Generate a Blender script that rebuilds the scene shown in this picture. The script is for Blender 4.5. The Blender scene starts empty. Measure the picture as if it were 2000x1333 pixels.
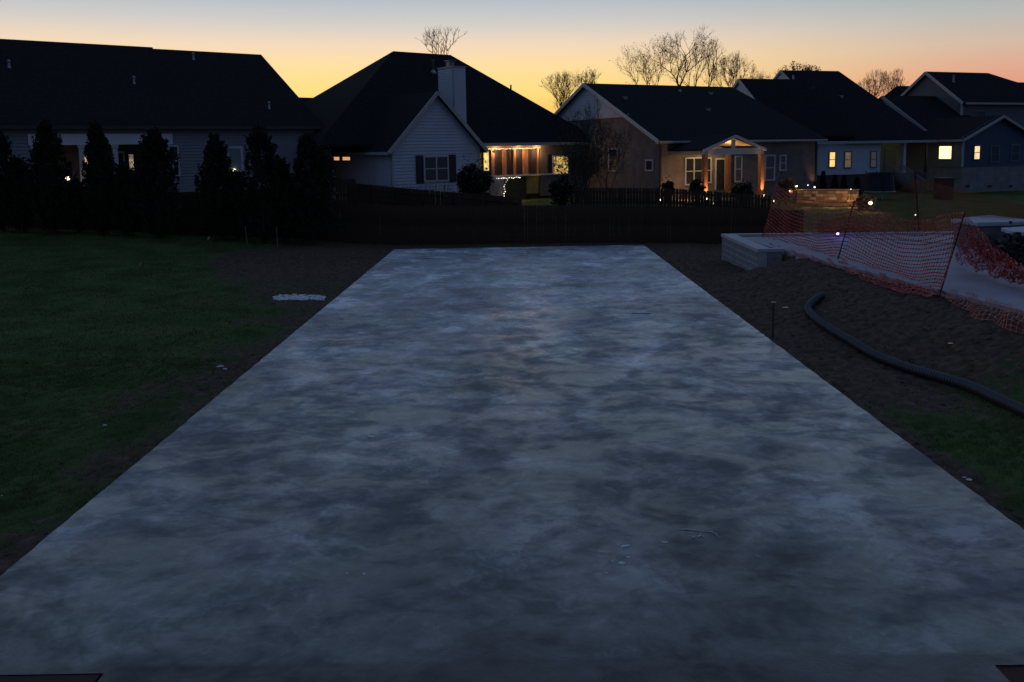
import bpy, math, random
import numpy as np
from mathutils import Vector, noise as mnoise

random.seed(7)
rng = np.random.default_rng(11)
SC = bpy.context.scene
COL = SC.collection
R = math.radians

# ------------------------------------------------------------------ camera
CAMZ = 4.0
PITCH = math.atan(180 / 1600.0)
ROLL = R(0.9)
FPX = 1600.0
FWD = Vector((0, math.cos(PITCH), -math.sin(PITCH)))
U0 = Vector((0, math.sin(PITCH), math.cos(PITCH)))
R0 = Vector((1, 0, 0))
UPV = U0 * math.cos(ROLL) + R0 * math.sin(ROLL)
RGT = R0 * math.cos(ROLL) - U0 * math.sin(ROLL)
cam_d = bpy.data.cameras.new('camera')
cam = bpy.data.objects.new('camera', cam_d)
COL.objects.link(cam)
cam_d.sensor_width = 36
cam_d.lens = 36 * FPX / 2000
cam_d.shift_y = -(666.5 - 470) / 2000
cam_d.clip_end = 2000
m = cam.matrix_world.copy()
for i in range(3):
    m[i][0] = RGT[i]; m[i][1] = UPV[i]; m[i][2] = -FWD[i]; m[i][3] = (0, 0, CAMZ)[i]
cam.matrix_world = m
SC.camera = cam

# ------------------------------------------------------------------ dusk sky
SC.view_settings.view_transform = 'Standard'
SC.view_settings.look = 'None'
SC.view_settings.exposure = 0
SC.view_settings.gamma = 1
W = bpy.data.worlds.new('World'); SC.world = W; W.use_nodes = True
nt = W.node_tree; N = nt.nodes; L = nt.links
N.clear()
def lin(c):
    return tuple(((v / 255) / 12.92 if v / 255 <= .04045 else ((v / 255 + .055) / 1.055) ** 2.4) for v in c) + (1,)
def ramp(nodes, stops, interp='LINEAR'):
    r = nodes.new('ShaderNodeValToRGB'); e = r.color_ramp.elements
    r.color_ramp.interpolation = interp
    while len(e) > 1: e.remove(e[-1])
    e[0].position = stops[0][0]; e[0].color = stops[0][1]
    for p, c in stops[1:]:
        x = e.new(p); x.color = c
    return r
tc = N.new('ShaderNodeTexCoord')
sep = N.new('ShaderNodeSeparateXYZ'); L.new(tc.outputs['Generated'], sep.inputs[0])
def el(d): return math.sin(R(d))
up_a = [(el(15), (.32, .40, .50, 1)), (el(23), (.20, .275, .39, 1)), (.62, (.088, .142, .26, 1)), (1.0, (.060, .105, .21, 1))]
rA = ramp(N, [(0, lin((252, 176, 92))), (el(2), lin((255, 196, 98))), (el(3.8), lin((255, 221, 128))),
              (el(5.6), lin((254, 221, 158))), (el(7.0), lin((242, 215, 186))), (el(8.4), lin((208, 203, 198))),
              (el(10.4), lin((168, 184, 198)))] + up_a, 'LINEAR')
rB = ramp(N, [(0, lin((200, 118, 98))), (el(2.6), lin((222, 148, 120))), (el(4.2), lin((224, 166, 140))),
              (el(5.8), lin((210, 184, 164))), (el(7.4), lin((184, 184, 180))), (el(10.2), lin((142, 164, 180)))] + up_a, 'LINEAR')
rC = ramp(N, [(0, (.042, .060, .105, 1)), (el(8), (.058, .075, .135, 1)), (.36, (.054, .088, .175, 1)), (1.0, (.060, .105, .21, 1))], 'LINEAR')
for r in (rA, rB, rC): L.new(sep.outputs['Z'], r.inputs[0])
vn = N.new('ShaderNodeCombineXYZ'); L.new(sep.outputs['X'], vn.inputs[0]); L.new(sep.outputs['Y'], vn.inputs[1])
nn = N.new('ShaderNodeVectorMath'); nn.operation = 'NORMALIZE'; L.new(vn.outputs[0], nn.inputs[0])
dt = N.new('ShaderNodeVectorMath'); dt.operation = 'DOT_PRODUCT'; L.new(nn.outputs[0], dt.inputs[0])
SUN_AZ = -14.0                                     # degrees from +Y towards +X
dt.inputs[1].default_value = (math.sin(R(SUN_AZ)), math.cos(R(SUN_AZ)), 0)
def mapr(src, a, b):
    k = N.new('ShaderNodeMapRange'); k.interpolation_type = 'SMOOTHSTEP'
    k.inputs['From Min'].default_value = a; k.inputs['From Max'].default_value = b
    L.new(src, k.inputs['Value']); return k
mAB = mapr(dt.outputs['Value'], .70, 1.0)
mBC = mapr(dt.outputs['Value'], -.45, .75)
def mixc(nodes, links, f, a, b):
    k = nodes.new('ShaderNodeMix'); k.data_type = 'RGBA'
    if isinstance(f, (int, float)): k.inputs[0].default_value = f
    else: links.new(f, k.inputs[0])
    for i, s in ((6, a), (7, b)):
        if isinstance(s, tuple): k.inputs[i].default_value = s
        else: links.new(s, k.inputs[i])
    return k.outputs[2]
ab = mixc(N, L, mAB.outputs[0], rB.outputs[0], rA.outputs[0])
abc = mixc(N, L, mBC.outputs[0], rC.outputs[0], ab)
sky = N.new('ShaderNodeTexSky'); sky.sky_type = 'NISHITA'; sky.sun_disc = False
sky.sun_elevation = R(-2.0); sky.sun_rotation = R(SUN_AZ)
bg1 = N.new('ShaderNodeBackground'); L.new(abc, bg1.inputs[0]); bg1.inputs[1].default_value = 1.0
bg2 = N.new('ShaderNodeBackground'); L.new(sky.outputs[0], bg2.inputs[0]); bg2.inputs[1].default_value = .05
ad = N.new('ShaderNodeAddShader'); L.new(bg1.outputs[0], ad.inputs[0]); L.new(bg2.outputs[0], ad.inputs[1])
wo = N.new('ShaderNodeOutputWorld'); L.new(ad.outputs[0], wo.inputs[0])

# ------------------------------------------------------------------ pixel <-> place helpers
C0 = Vector((0, 0, CAMZ))
def ray(px, py): return RGT * ((px - 1000) / FPX) + UPV * ((470 - py) / FPX) + FWD
def at(px, py, Y):
    d = ray(px, py); return C0 + d * (Y / d.y)
def G(px, py, z=0.0):
    d = ray(px, py); return C0 + d * ((z - CAMZ) / d.z)
def proj(p):
    q = Vector(p) - C0; w = q.dot(FWD)
    return (1000 + FPX * q.dot(RGT) / w, 470 - FPX * q.dot(UPV) / w)
def sm(x, a, b):
    t = np.clip((x - a) / (b - a), 0, 1); return t * t * (3 - 2 * t)

# ------------------------------------------------------------------ materials
MATS = {}
def mat(name, col, rough=.8, var=.25, scale=3.0, bump=0.0, bscale=None, metal=0, spec=.5, col2=None, detail=6, coords='Object'):
    if name in MATS: return MATS[name]
    M = bpy.data.materials.new(name); M.use_nodes = True
    t = M.node_tree; n = t.nodes; l = t.links
    b = n['Principled BSDF']
    c = tuple(col) + (1,)
    if col2 is None: c2 = tuple(v * (1 - var) for v in col) + (1,)
    else: c2 = tuple(col2) + (1,)
    co = n.new('ShaderNodeTexCoord')
    ns = n.new('ShaderNodeTexNoise'); ns.inputs['Scale'].default_value = scale; ns.inputs['Detail'].default_value = detail
    l.new(co.outputs[coords], ns.inputs['Vector'])
    rp = ramp(n, [(.3, c2), (.7, c)]); l.new(ns.outputs['Fac'], rp.inputs[0])
    l.new(rp.outputs[0], b.inputs['Base Color'])
    b.inputs['Roughness'].default_value = rough; b.inputs['Metallic'].default_value = metal
    b.inputs['Specular IOR Level'].default_value = spec
    if bump:
        n2 = n.new('ShaderNodeTexNoise'); n2.inputs['Scale'].default_value = bscale or scale * 6; n2.inputs['Detail'].default_value = 8
        l.new(co.outputs[coords], n2.inputs['Vector'])
        bp = n.new('ShaderNodeBump'); bp.inputs['Strength'].default_value = 1; bp.inputs['Distance'].default_value = bump
        l.new(n2.outputs['Fac'], bp.inputs['Height']); l.new(bp.outputs[0], b.inputs['Normal'])
    MATS[name] = M; return M
def emat(name, col, strength, col2=None, scale=6.0):
    if name in MATS: return MATS[name]
    M = bpy.data.materials.new(name); M.use_nodes = True
    t = M.node_tree; n = t.nodes; l = t.links
    b = n['Principled BSDF']; b.inputs['Base Color'].default_value = (.3, .3, .3, 1)
    b.inputs['Roughness'].default_value = .3
    if col2:
        co = n.new('ShaderNodeTexCoord'); ns = n.new('ShaderNodeTexNoise'); ns.inputs['Scale'].default_value = scale
        ns.inputs['Detail'].default_value = 3
        l.new(co.outputs['Object'], ns.inputs['Vector'])
        rp = ramp(n, [(.38, tuple(col2) + (1,)), (.62, tuple(col) + (1,))]); l.new(ns.outputs['Fac'], rp.inputs[0])
        l.new(rp.outputs[0], b.inputs['Emission Color'])
    else: b.inputs['Emission Color'].default_value = tuple(col) + (1,)
    b.inputs['Emission Strength'].default_value = strength
    MATS[name] = M; return M
def brick_mat(name, c1, c2, mortar, scale=1.0, rough=.9, bw=.2, bh=.075, rot=False):
    if name in MATS: return MATS[name]
    M = bpy.data.materials.new(name); M.use_nodes = True
    t = M.node_tree; n = t.nodes; l = t.links; b = n['Principled BSDF']
    co = n.new('ShaderNodeTexCoord'); sp = n.new('ShaderNodeSeparateXYZ'); l.new(co.outputs['Object'], sp.inputs[0])
    cb = n.new('ShaderNodeCombineXYZ'); ad = n.new('ShaderNodeMath'); ad.operation = 'ADD'
    l.new(sp.outputs['X'], ad.inputs[0]); l.new(sp.outputs['Y'], ad.inputs[1])
    l.new(ad.outputs[0], cb.inputs[0]); l.new(sp.outputs['Z'], cb.inputs[1])
    bt = n.new('ShaderNodeTexBrick'); l.new(cb.outputs[0], bt.inputs['Vector'])
    bt.inputs['Scale'].default_value = 1; bt.inputs['Brick Width'].default_value = bw; bt.inputs['Row Height'].default_value = bh
    bt.inputs['Mortar Size'].default_value = bh * .08
    bt.inputs['Color1'].default_value = tuple(c1) + (1,); bt.inputs['Color2'].default_value = tuple(c2) + (1,)
    bt.inputs['Mortar'].default_value = tuple(mortar) + (1,)
    ns = n.new('ShaderNodeTexNoise'); ns.inputs['Scale'].default_value = 1.4; ns.inputs['Detail'].default_value = 6
    l.new(co.outputs['Object'], ns.inputs['Vector'])
    rp = ramp(n, [(.3, (.62, .62, .62, 1)), (.7, (1, 1, 1, 1))]); l.new(ns.outputs['Fac'], rp.inputs[0])
    mx = n.new('ShaderNodeMix'); mx.data_type = 'RGBA'; mx.blend_type = 'MULTIPLY'; mx.inputs[0].default_value = 1
    l.new(bt.outputs['Color'], mx.inputs[6]); l.new(rp.outputs[0], mx.inputs[7])
    l.new(mx.outputs[2], b.inputs['Base Color']); b.inputs['Roughness'].default_value = rough
    bp = n.new('ShaderNodeBump'); bp.inputs['Distance'].default_value = .01; bp.invert = True
    l.new(bt.outputs['Fac'], bp.inputs['Height']); l.new(bp.outputs[0], b.inputs['Normal'])
    MATS[name] = M; return M

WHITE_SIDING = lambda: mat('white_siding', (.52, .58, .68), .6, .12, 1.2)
BLUE_SIDING = lambda: mat('navy_siding', (.030, .070, .135), .6, .15, 1.2)
GREY_SIDING = lambda: mat('grey_siding', (.30, .33, .36), .6, .15, 1.2)
TRIM = lambda: mat('white_trim', (.52, .54, .58), .5, .1, 2)
SHINGLE = lambda: mat('dark_shingle', (.022, .023, .027), .95, .45, 5, .01, 40, spec=.08)
SHINGLE2 = lambda: mat('brown_shingle', (.027, .024, .026), .95, .4, 5, .01, 40, spec=.08)
GLASS = lambda: mat('dark_glass', (.03, .035, .045), .12, .2, 1, spec=.5)
METAL = lambda: mat('vent_metal', (.35, .35, .36), .5, .2, 4, metal=.5)
DARKM = lambda: mat('dark_metal', (.03, .03, .03), .5, .2, 4)
FENCEW = lambda: mat('weathered_fence_wood', (.095, .060, .042), .95, .5, 2.5, .004, 60, spec=.1)
FENCEW2 = lambda: mat('brown_fence_wood', (.10, .068, .05), .95, .5, 2.5, .004, 60, spec=.1)
WARM1 = lambda: emat('lit_window_yellow', (1.0, .62, .22), 1.35, (1.0, .45, .12), 3)
WARM2 = lambda: emat('lit_window_dim', (.42, .27, .13), .30, (.25, .17, .10), 4)
WARM3 = lambda: emat('lit_window_bright', (1.0, .80, .34), 2.0)
ORWIN = lambda: emat('lit_window_orange', (1.0, .47, .20), .75)

# ------------------------------------------------------------------ mesh helpers
class MB:
    def __init__(s): s.v = []; s.f = []
    def add(s, vs, fs):
        o = len(s.v); s.v += [tuple(p) for p in vs]; s.f += [tuple(i + o for i in f) for f in fs]
    def hexa(s, c):      # 8 corners: bottom 0-3, top 4-7
        s.add(c, [(3, 2, 1, 0), (4, 5, 6, 7), (0, 1, 5, 4), (1, 2, 6, 5), (2, 3, 7, 6), (3, 0, 4, 7)])
    def box(s, x0, x1, y0, y1, z0, z1):
        s.hexa([(x0, y0, z0), (x1, y0, z0), (x1, y1, z0), (x0, y1, z0), (x0, y0, z1), (x1, y0, z1), (x1, y1, z1), (x0, y1, z1)])
    def prism(s, poly, th, axis=(0, 0, -1)):
        n = len(poly); a = Vector(axis) * th
        top = [Vector(p) for p in poly]; bot = [p + a for p in top]
        s.add(top + bot, [tuple(range(n)), tuple(range(2 * n - 1, n - 1, -1))] + [(i, i + n, (i + 1) % n + n, (i + 1) % n) for i in range(n)])
    def bar(s, p, q, w, h, up=(0, 0, 1)):
        p = Vector(p); q = Vector(q); d = (q - p).normalized(); upv = Vector(up)
        if abs(d.dot(upv)) > .97: upv = Vector((0, 1, 0))
        sd = d.cross(upv).normalized(); u = sd.cross(d).normalized()
        a = sd * (w / 2); b = u * (h / 2)
        s.hexa([p - a - b, p + a - b, q + a - b, q - a - b, p - a + b, p + a + b, q + a + b, q - a + b])
    def tube(s, pts, rad, n=6, cap=True):
        pts = [Vector(p) for p in pts]; o = len(s.v); k = len(pts)
        if not hasattr(rad, '__len__'): rad = [rad] * k
        prev = None
        for i, p in enumerate(pts):
            d = (pts[min(i + 1, k - 1)] - pts[max(i - 1, 0)]).normalized()
            if prev is None:
                ref = Vector((0, 0, 1)) if abs(d.z) < .9 else Vector((1, 0, 0))
                a = d.cross(ref).normalized()
            else: a = (prev - d * prev.dot(d)).normalized()
            prev = a; b = d.cross(a)
            for j in range(n):
                t = 2 * math.pi * j / n
                s.v.append(tuple(p + (a * math.cos(t) + b * math.sin(t)) * rad[i]))
        for i in range(k - 1):
            for j in range(n):
                s.f.append((o + i * n + j, o + i * n + (j + 1) % n, o + (i + 1) * n + (j + 1) % n, o + (i + 1) * n + j))
        if cap:
            s.f.append(tuple(o + j for j in range(n))[::-1]); s.f.append(tuple(o + (k - 1) * n + j for j in range(n)))
    def ball(s, c, r, seg=8, rings=5, sc=(1, 1, 1)):
        o = len(s.v); c = Vector(c)
        s.v.append(tuple(c + Vector((0, 0, r * sc[2]))))
        for i in range(1, rings):
            ph = math.pi * i / rings
            for j in range(seg):
                th = 2 * math.pi * j / seg
                s.v.append((c.x + r * sc[0] * math.sin(ph) * math.cos(th), c.y + r * sc[1] * math.sin(ph) * math.sin(th), c.z + r * sc[2] * math.cos(ph)))
        s.v.append(tuple(c - Vector((0, 0, r * sc[2])))); e = len(s.v) - 1
        for j in range(seg):
            s.f.append((o, o + 1 + j, o + 1 + (j + 1) % seg))
            s.f.append((e, e - seg + (j + 1) % seg, e - seg + j))
        for i in range(rings - 2):
            for j in range(seg):
                a = o + 1 + i * seg
                s.f.append((a + j, a + seg + j, a + seg + (j + 1) % seg, a + (j + 1) % seg))
    def mesh(s, name, m, smooth=False):
        me = bpy.data.meshes.new(name); me.from_pydata(s.v, [], s.f); me.update()
        if m: me.materials.append(m)
        if smooth: me.polygons.foreach_set('use_smooth', [True] * len(me.polygons))
        return me
    def build(s, name, m, parent=None, smooth=False):
        return link(name, s.mesh(name, m, smooth), parent)
def link(name, data, parent=None, loc=None):
    o = bpy.data.objects.new(name, data); COL.objects.link(o)
    if parent: o.parent = parent
    if loc is not None: o.location = loc
    return o
def tag(o, label=None, cat=None, group=None, kind=None):
    if label: o['label'] = label
    if cat: o['category'] = cat
    if group: o['group'] = group
    if kind: o['kind'] = kind
    return o
def empty(name, loc, rz=0, **k):
    o = link(name, None, None, loc); o.rotation_euler = (0, 0, rz); o.empty_display_size = .3
    return tag(o, **k)
def lamp(name, loc, col, watt, parent, r=.05, spot=None, rot=None):
    d = bpy.data.lights.new(name, 'SPOT' if spot else 'POINT'); d.color = col; d.energy = watt; d.shadow_soft_size = r
    if spot: d.spot_size = R(spot); d.spot_blend = .8
    o = link(name, d, parent, loc)
    if rot: o.rotation_euler = rot
    return o

# ------------------------------------------------------------------ terrain
TX = np.array([-60, -40, -24, -16, -10, 0, 13, 25, 40, 80.]); TZ = np.array([2.6, 2.6, 2.35, 1.6, .8, .6, .5, .2, -.4, -.8])
def edge_x(y): return np.interp(y, [4, 15.7, 25, 29.5], [12.6, 9.75, 8.25, 7.4])      # left edge of the raised patio
def ground_z(x, y):
    x = np.asarray(x, float); y = np.asarray(y, float)
    near = np.clip((-x - 5.5) / 17, 0, 1.6) * sm(y, 9, 35) * .95
    near = near - .25 * np.clip((x - 4) / 8, 0, 1) * sm(y, 30, 36)
    tgt = np.interp(x, TX, TZ)
    z = near + (tgt - near) * sm(y, 36, 52)
    xe = edge_x(y)
    rise = sm(x, xe - 3.3, xe - .15) * .74 * sm(y, 3, 15) * (1 - sm(y, 23.2, 25.0))
    inside = sm(x, xe - .3, xe) * .70 * (y > 20) * (1 - sm(y, 29.0, 29.3)) * sm(x, 7.6, 8.0)
    z = z + np.maximum(rise, inside)
    n = .05 * np.sin(x * .9 + 1.3 * np.sin(y * .31)) * np.sin(y * .53 + .7) + .025 * np.sin(x * 2.7 + y * 1.1) * np.sin(y * 1.9 - x)
    return z + n * sm(np.abs(x) - 5.3, 0, 1.2) - .05 - .045 * (1 - sm(np.abs(x), 5.2, 6.4))
def gz(x, y): return float(ground_z(x, y))

# slab outline from its four visible edges
P_fl = G(770, 487.5); P_fr = G(1257, 478.5)
P_a = G(0, 1125); P_b = G(2000, 1035)
def edge_pt(p, q, Y): t = (Y - p.y) / (q.y - p.y); return p.x + (q.x - p.x) * t
SY0 = G(100, 1317).y
xl0 = edge_pt(P_fl, P_a, SY0); xr0 = edge_pt(P_fr, P_b, SY0)
def slab_l(y): return xl0 + (P_fl.x - xl0) * (y - SY0) / (P_fl.y - SY0)
def slab_r(y): return xr0 + (P_fr.x - xr0) * (y - SY0) / (P_fr.y - SY0)
print('slab', xl0, xr0, SY0, P_fl, P_fr)

def dirt_mask(x, y):
    x = np.asarray(x, float); y = np.asarray(y, float)
    wob = .5 * np.sin(y * .8) + .35 * np.sin(y * 2.1 + 1) + .25 * np.sin(x * 3.1 + y)
    wl = .45 + 4.4 * sm(y, 20, 28) + .5 * sm(y, 10, 16)
    left = sm(x, slab_l(y) - wl - 1.3 + wob * .7, slab_l(y) - wl + .7 + wob * .7) * (x < 0) * (.78 + .22 * sm(y, 24, 28))
    right = (x >= 0) * sm(y + wob * .7 - (x - 6) * .25, 11.2, 13.0)
    rim = (x >= 0) * (1 - sm(x, slab_r(y) + .15, slab_r(y) + .6 + wob * .15))
    d = np.maximum(np.maximum(left, right), rim)
    return d * (1 - sm(y, 35, 37))

# ------------------------------------------------------------------ ground sheet
xs = np.unique(np.concatenate([np.linspace(-500, -40, 12), np.linspace(-40, -9, 110), np.linspace(-9, 16, 260), np.linspace(16, 60, 90), np.linspace(60, 600, 12)]))
ys = np.unique(np.concatenate([np.linspace(-120, 2, 8), np.linspace(2, 38, 330), np.linspace(38, 90, 90), np.linspace(90, 900, 14)]))
XX, YY = np.meshgrid(xs, ys); ZZ = ground_z(XX, YY)
inside = (YY > SY0 + .15) & (YY < P_fl.y - .25) & (XX > slab_l(YY) + .12) & (XX < slab_r(YY) - .12)
ZZ = np.where(inside, -.25, ZZ)
ZZ += np.where((YY < 34) & ~inside, rng.normal(0, .012, ZZ.shape), 0)
verts = np.stack([XX.ravel(), YY.ravel(), ZZ.ravel()], 1)
nx, ny = len(xs), len(ys)
ii = (np.arange(ny - 1)[:, None] * nx + np.arange(nx - 1)[None, :]).ravel()
faces = np.stack([ii, ii + 1, ii + 1 + nx, ii + nx], 1)
def np_mesh(name, v, f, m=None, smooth=False):
    me = bpy.data.meshes.new(name); k = f.shape[1]
    me.vertices.add(len(v)); me.vertices.foreach_set('co', v.astype(np.float32).ravel())
    me.loops.add(f.size); me.loops.foreach_set('vertex_index', f.astype(np.int32).ravel())
    me.polygons.add(len(f)); me.polygons.foreach_set('loop_start', np.arange(0, f.size, k, dtype=np.int32))
    me.polygons.foreach_set('loop_total', np.full(len(f), k, dtype=np.int32))
    if smooth: me.polygons.foreach_set('use_smooth', np.ones(len(f), dtype=bool))
    me.update(calc_edges=True); me.validate()
    if m: me.materials.append(m)
    return me
gm = bpy.data.materials.new('soil_and_turf'); gm.use_nodes = True
t = gm.node_tree; n = t.nodes; l = t.links; b = n['Principled BSDF']
at_ = n.new('ShaderNodeAttribute'); at_.attribute_name = 'dirt'
co = n.new('ShaderNodeTexCoord')
def nz(n, l, co, s, d=8, dist=0, out='Object', rough=.5):
    k = n.new('ShaderNodeTexNoise'); k.inputs['Scale'].default_value = s; k.inputs['Detail'].default_value = d
    k.inputs['Distortion'].default_value = dist; k.inputs['Roughness'].default_value = rough
    l.new(co.outputs[out] if isinstance(out, str) else out, k.inputs['Vector']); return k
def math_(n, l, op, a, b_):
    k = n.new('ShaderNodeMath'); k.operation = op
    for i, s in enumerate((a, b_)):
        if isinstance(s, (int, float)): k.inputs[i].default_value = s
        else: l.new(s, k.inputs[i])
    return k.outputs[0]
n1 = nz(n, l, co, .8); n2 = nz(n, l, co, 7); n3 = nz(n, l, co, 38)
soil = ramp(n, [(.30, (.050, .032, .023, 1)), (.5, (.094, .062, .046, 1)), (.70, (.140, .098, .072, 1))]); l.new(n2.outputs[0], soil.inputs[0])
turf = ramp(n, [(.3, (.036, .055, .018, 1)), (.55, (.072, .115, .034, 1)), (.72, (.120, .125, .045, 1))]); l.new(n1.outputs[0], turf.inputs[0])
ms = math_(n, l, 'ADD', at_.outputs['Fac'], math_(n, l, 'ADD', math_(n, l, 'MULTIPLY', math_(n, l, 'SUBTRACT', n2.outputs[0], .5), 1.8), math_(n, l, 'MULTIPLY', math_(n, l, 'SUBTRACT', n1.outputs[0], .5), 2.0)))
mr = n.new('ShaderNodeMapRange'); mr.inputs['From Min'].default_value = .3; mr.inputs['From Max'].default_value = .7; l.new(ms, mr.inputs['Value'])
l.new(mixc(n, l, mr.outputs[0], turf.outputs[0], soil.outputs[0]), b.inputs['Base Color'])
b.inputs['Roughness'].default_value = .95; b.inputs['Specular IOR Level'].default_value = .1
bp = n.new('ShaderNodeBump'); bp.inputs['Distance'].default_value = .028
l.new(math_(n, l, 'ADD', math_(n, l, 'MULTIPLY', n3.outputs[0], .5), n2.outputs[0]), bp.inputs['Height']); l.new(bp.outputs[0], b.inputs['Normal'])
gme = np_mesh('ground', verts, faces, gm, True)
a = gme.attributes.new('dirt', 'FLOAT', 'POINT'); a.data.foreach_set('value', dirt_mask(XX, YY).astype(np.float32).ravel())
tag(link('ground', gme), kind='structure')

# ------------------------------------------------------------------ concrete slab
AY = G(1000, 1291).y                                  # where the darker near strip starts
def slab_material():
    M = bpy.data.materials.new('troweled_concrete'); M.use_nodes = True
    t = M.node_tree; n = t.nodes; l = t.links; b = n['Principled BSDF']
    co = n.new('ShaderNodeTexCoord')
    mp = n.new('ShaderNodeMapping'); mp.inputs['Scale'].default_value = (.95, 1, 1); l.new(co.outputs['Object'], mp.inputs[0])
    V = mp.outputs[0]
    a1 = nz(n, l, co, .38, 9, .5, V, .6); a2 = nz(n, l, co, .95, 12, .8, V, .64); a3 = nz(n, l, co, 5.5, 9, .6, V, .66)
    a4 = nz(n, l, co, 60, 4, 0, V); a5 = nz(n, l, co, .6, 14, .9, V, .62); a6 = nz(n, l, co, 6, 10, 1.2, V, .74)
    s = math_(n, l, 'ADD', math_(n, l, 'MULTIPLY', a1.outputs[0], .5), math_(n, l, 'MULTIPLY', a2.outputs[0], .5))
    s = math_(n, l, 'ADD', s, math_(n, l, 'MULTIPLY', math_(n, l, 'SUBTRACT', a3.outputs[0], .5), .34))
    mp2 = n.new('ShaderNodeMapping'); mp2.inputs['Scale'].default_value = (.62, 1.0, 1); mp2.inputs['Rotation'].default_value = (0, 0, .12); l.new(co.outputs['Object'], mp2.inputs[0])
    st1 = nz(n, l, co, 1.9, 12, .5, mp2.outputs[0], .72); st2 = nz(n, l, co, 7, 8, .6, mp2.outputs[0], .7)
    s = math_(n, l, 'ADD', s, math_(n, l, 'MULTIPLY', math_(n, l, 'SUBTRACT', st1.outputs[0], .5), .22))
    s = math_(n, l, 'ADD', s, math_(n, l, 'MULTIPLY', math_(n, l, 'SUBTRACT', st2.outputs[0], .5), .12))
    base = ramp(n, [(.39, (.078, .087, .104, 1)), (.46, (.128, .138, .152, 1)), (.53, (.195, .202, .213, 1)), (.60, (.32, .323, .325, 1))])
    l.new(s, base.inputs[0])
    # damp patches with crisp trowel edges
    damp = ramp(n, [(.525, (0, 0, 0, 1)), (.540, (1, 1, 1, 1)), (.62, (.55, .55, .55, 1)), (.68, (0, 0, 0, 1))]); l.new(a5.outputs[0], damp.inputs[0])
    dm = math_(n, l, 'MULTIPLY', damp.outputs[0], .5)
    c = mixc(n, l, dm, base.outputs[0], (.080, .086, .105, 1))
    # pale cement cream smeared in streaks
    cream = ramp(n, [(.54, (0, 0, 0, 1)), (.66, (1, 1, 1, 1))]); l.new(a6.outputs[0], cream.inputs[0])
    crm = ramp(n, [(.50, (0, 0, 0, 1)), (.62, (1, 1, 1, 1))]); l.new(a2.outputs[0], crm.inputs[0])
    cf = math_(n, l, 'MULTIPLY', math_(n, l, 'MULTIPLY', cream.outputs[0], crm.outputs[0]), .9)
    c = mixc(n, l, cf, c, (.46, .46, .46, 1))
    # faint colour drift: purplish and greenish zones
    hz = nz(n, l, co, .5, 3, .5, V)
    tint = ramp(n, [(.38, (1.0, .94, 1.03, 1)), (.5, (1, 1, 1, 1)), (.62, (.90, 1.03, 1.0, 1))]); l.new(hz.outputs[0], tint.inputs[0])
    mx = n.new('ShaderNodeMix'); mx.data_type = 'RGBA'; mx.blend_type = 'MULTIPLY'; mx.inputs[0].default_value = 1
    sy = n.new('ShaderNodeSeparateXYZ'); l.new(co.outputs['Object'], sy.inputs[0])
    dry = n.new('ShaderNodeMapRange'); dry.inputs['From Min'].default_value = 4; dry.inputs['From Max'].default_value = 25; dry.inputs['To Min'].default_value = .28; dry.inputs['To Max'].default_value = 3.3  # near shade and far sheen painted into the colour as a lengthwise gradient
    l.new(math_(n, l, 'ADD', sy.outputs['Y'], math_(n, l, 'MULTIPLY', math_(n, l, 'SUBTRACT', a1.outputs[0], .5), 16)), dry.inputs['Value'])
    near_dark = n.new('ShaderNodeMapRange'); near_dark.inputs['From Min'].default_value = AY - .03; near_dark.inputs['From Max'].default_value = AY + .05; near_dark.inputs['To Min'].default_value = .30; near_dark.inputs['To Max'].default_value = 1.0  # darkens the colour of the strip at the near end
    l.new(math_(n, l, 'ADD', sy.outputs['Y'], math_(n, l, 'MULTIPLY', math_(n, l, 'SUBTRACT', a3.outputs[0], .5), .12)), near_dark.inputs['Value'])
    # tide marks: crisp edged patches where the surface dried at different times, and a fine sandy grain
    a7 = nz(n, l, co, .85, 13, .35, V, .56); tide = ramp(n, [(.485, (.70, .70, .70, 1)), (.492, (1, 1, 1, 1)), (.565, (1, 1, 1, 1)), (.571, (.80, .80, .80, 1)), (.65, (.95, .95, .95, 1))]); l.new(a7.outputs[0], tide.inputs[0])
    gr = nz(n, l, co, 95, 3, 0, V); grain = ramp(n, [(.3, (.80, .80, .80, 1)), (.7, (1.0, 1.0, 1.0, 1))]); l.new(gr.outputs[0], grain.inputs[0])
    fac = math_(n, l, 'MULTIPLY', math_(n, l, 'MULTIPLY', dry.outputs[0], near_dark.outputs[0]), math_(n, l, 'MULTIPLY', tide.outputs[0], grain.outputs[0]))
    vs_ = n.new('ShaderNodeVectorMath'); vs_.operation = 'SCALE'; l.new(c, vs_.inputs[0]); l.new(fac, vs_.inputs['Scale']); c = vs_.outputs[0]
    l.new(c, mx.inputs[6]); l.new(tint.outputs[0], mx.inputs[7]); l.new(mx.outputs[2], b.inputs['Base Color'])
    film = nz(n, l, co, .8, 14, .8, V, .66)
    rr = ramp(n, [(.43, (.62, .62, .62, 1)), (.49, (.44, .44, .44, 1)), (.54, (.29, .29, .29, 1)), (.62, (.24, .24, .24, 1))])
    l.new(math_(n, l, 'ADD', math_(n, l, 'MULTIPLY', film.outputs[0], .45), math_(n, l, 'MULTIPLY', st1.outputs[0], .55)), rr.inputs[0])
    l.new(rr.outputs[0], b.inputs['Roughness']); b.inputs['Specular IOR Level'].default_value = .95
    h = math_(n, l, 'ADD', math_(n, l, 'MULTIPLY', a3.outputs[0], .004), math_(n, l, 'MULTIPLY', a6.outputs[0], .0035))
    h = math_(n, l, 'ADD', h, math_(n, l, 'MULTIPLY', a4.outputs[0], .0006))
    h = math_(n, l, 'ADD', h, math_(n, l, 'MULTIPLY', a2.outputs[0], .014))
    bp = n.new('ShaderNodeBump'); bp.inputs['Distance'].default_value = 1; bp.inputs['Strength'].default_value = .5
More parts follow.
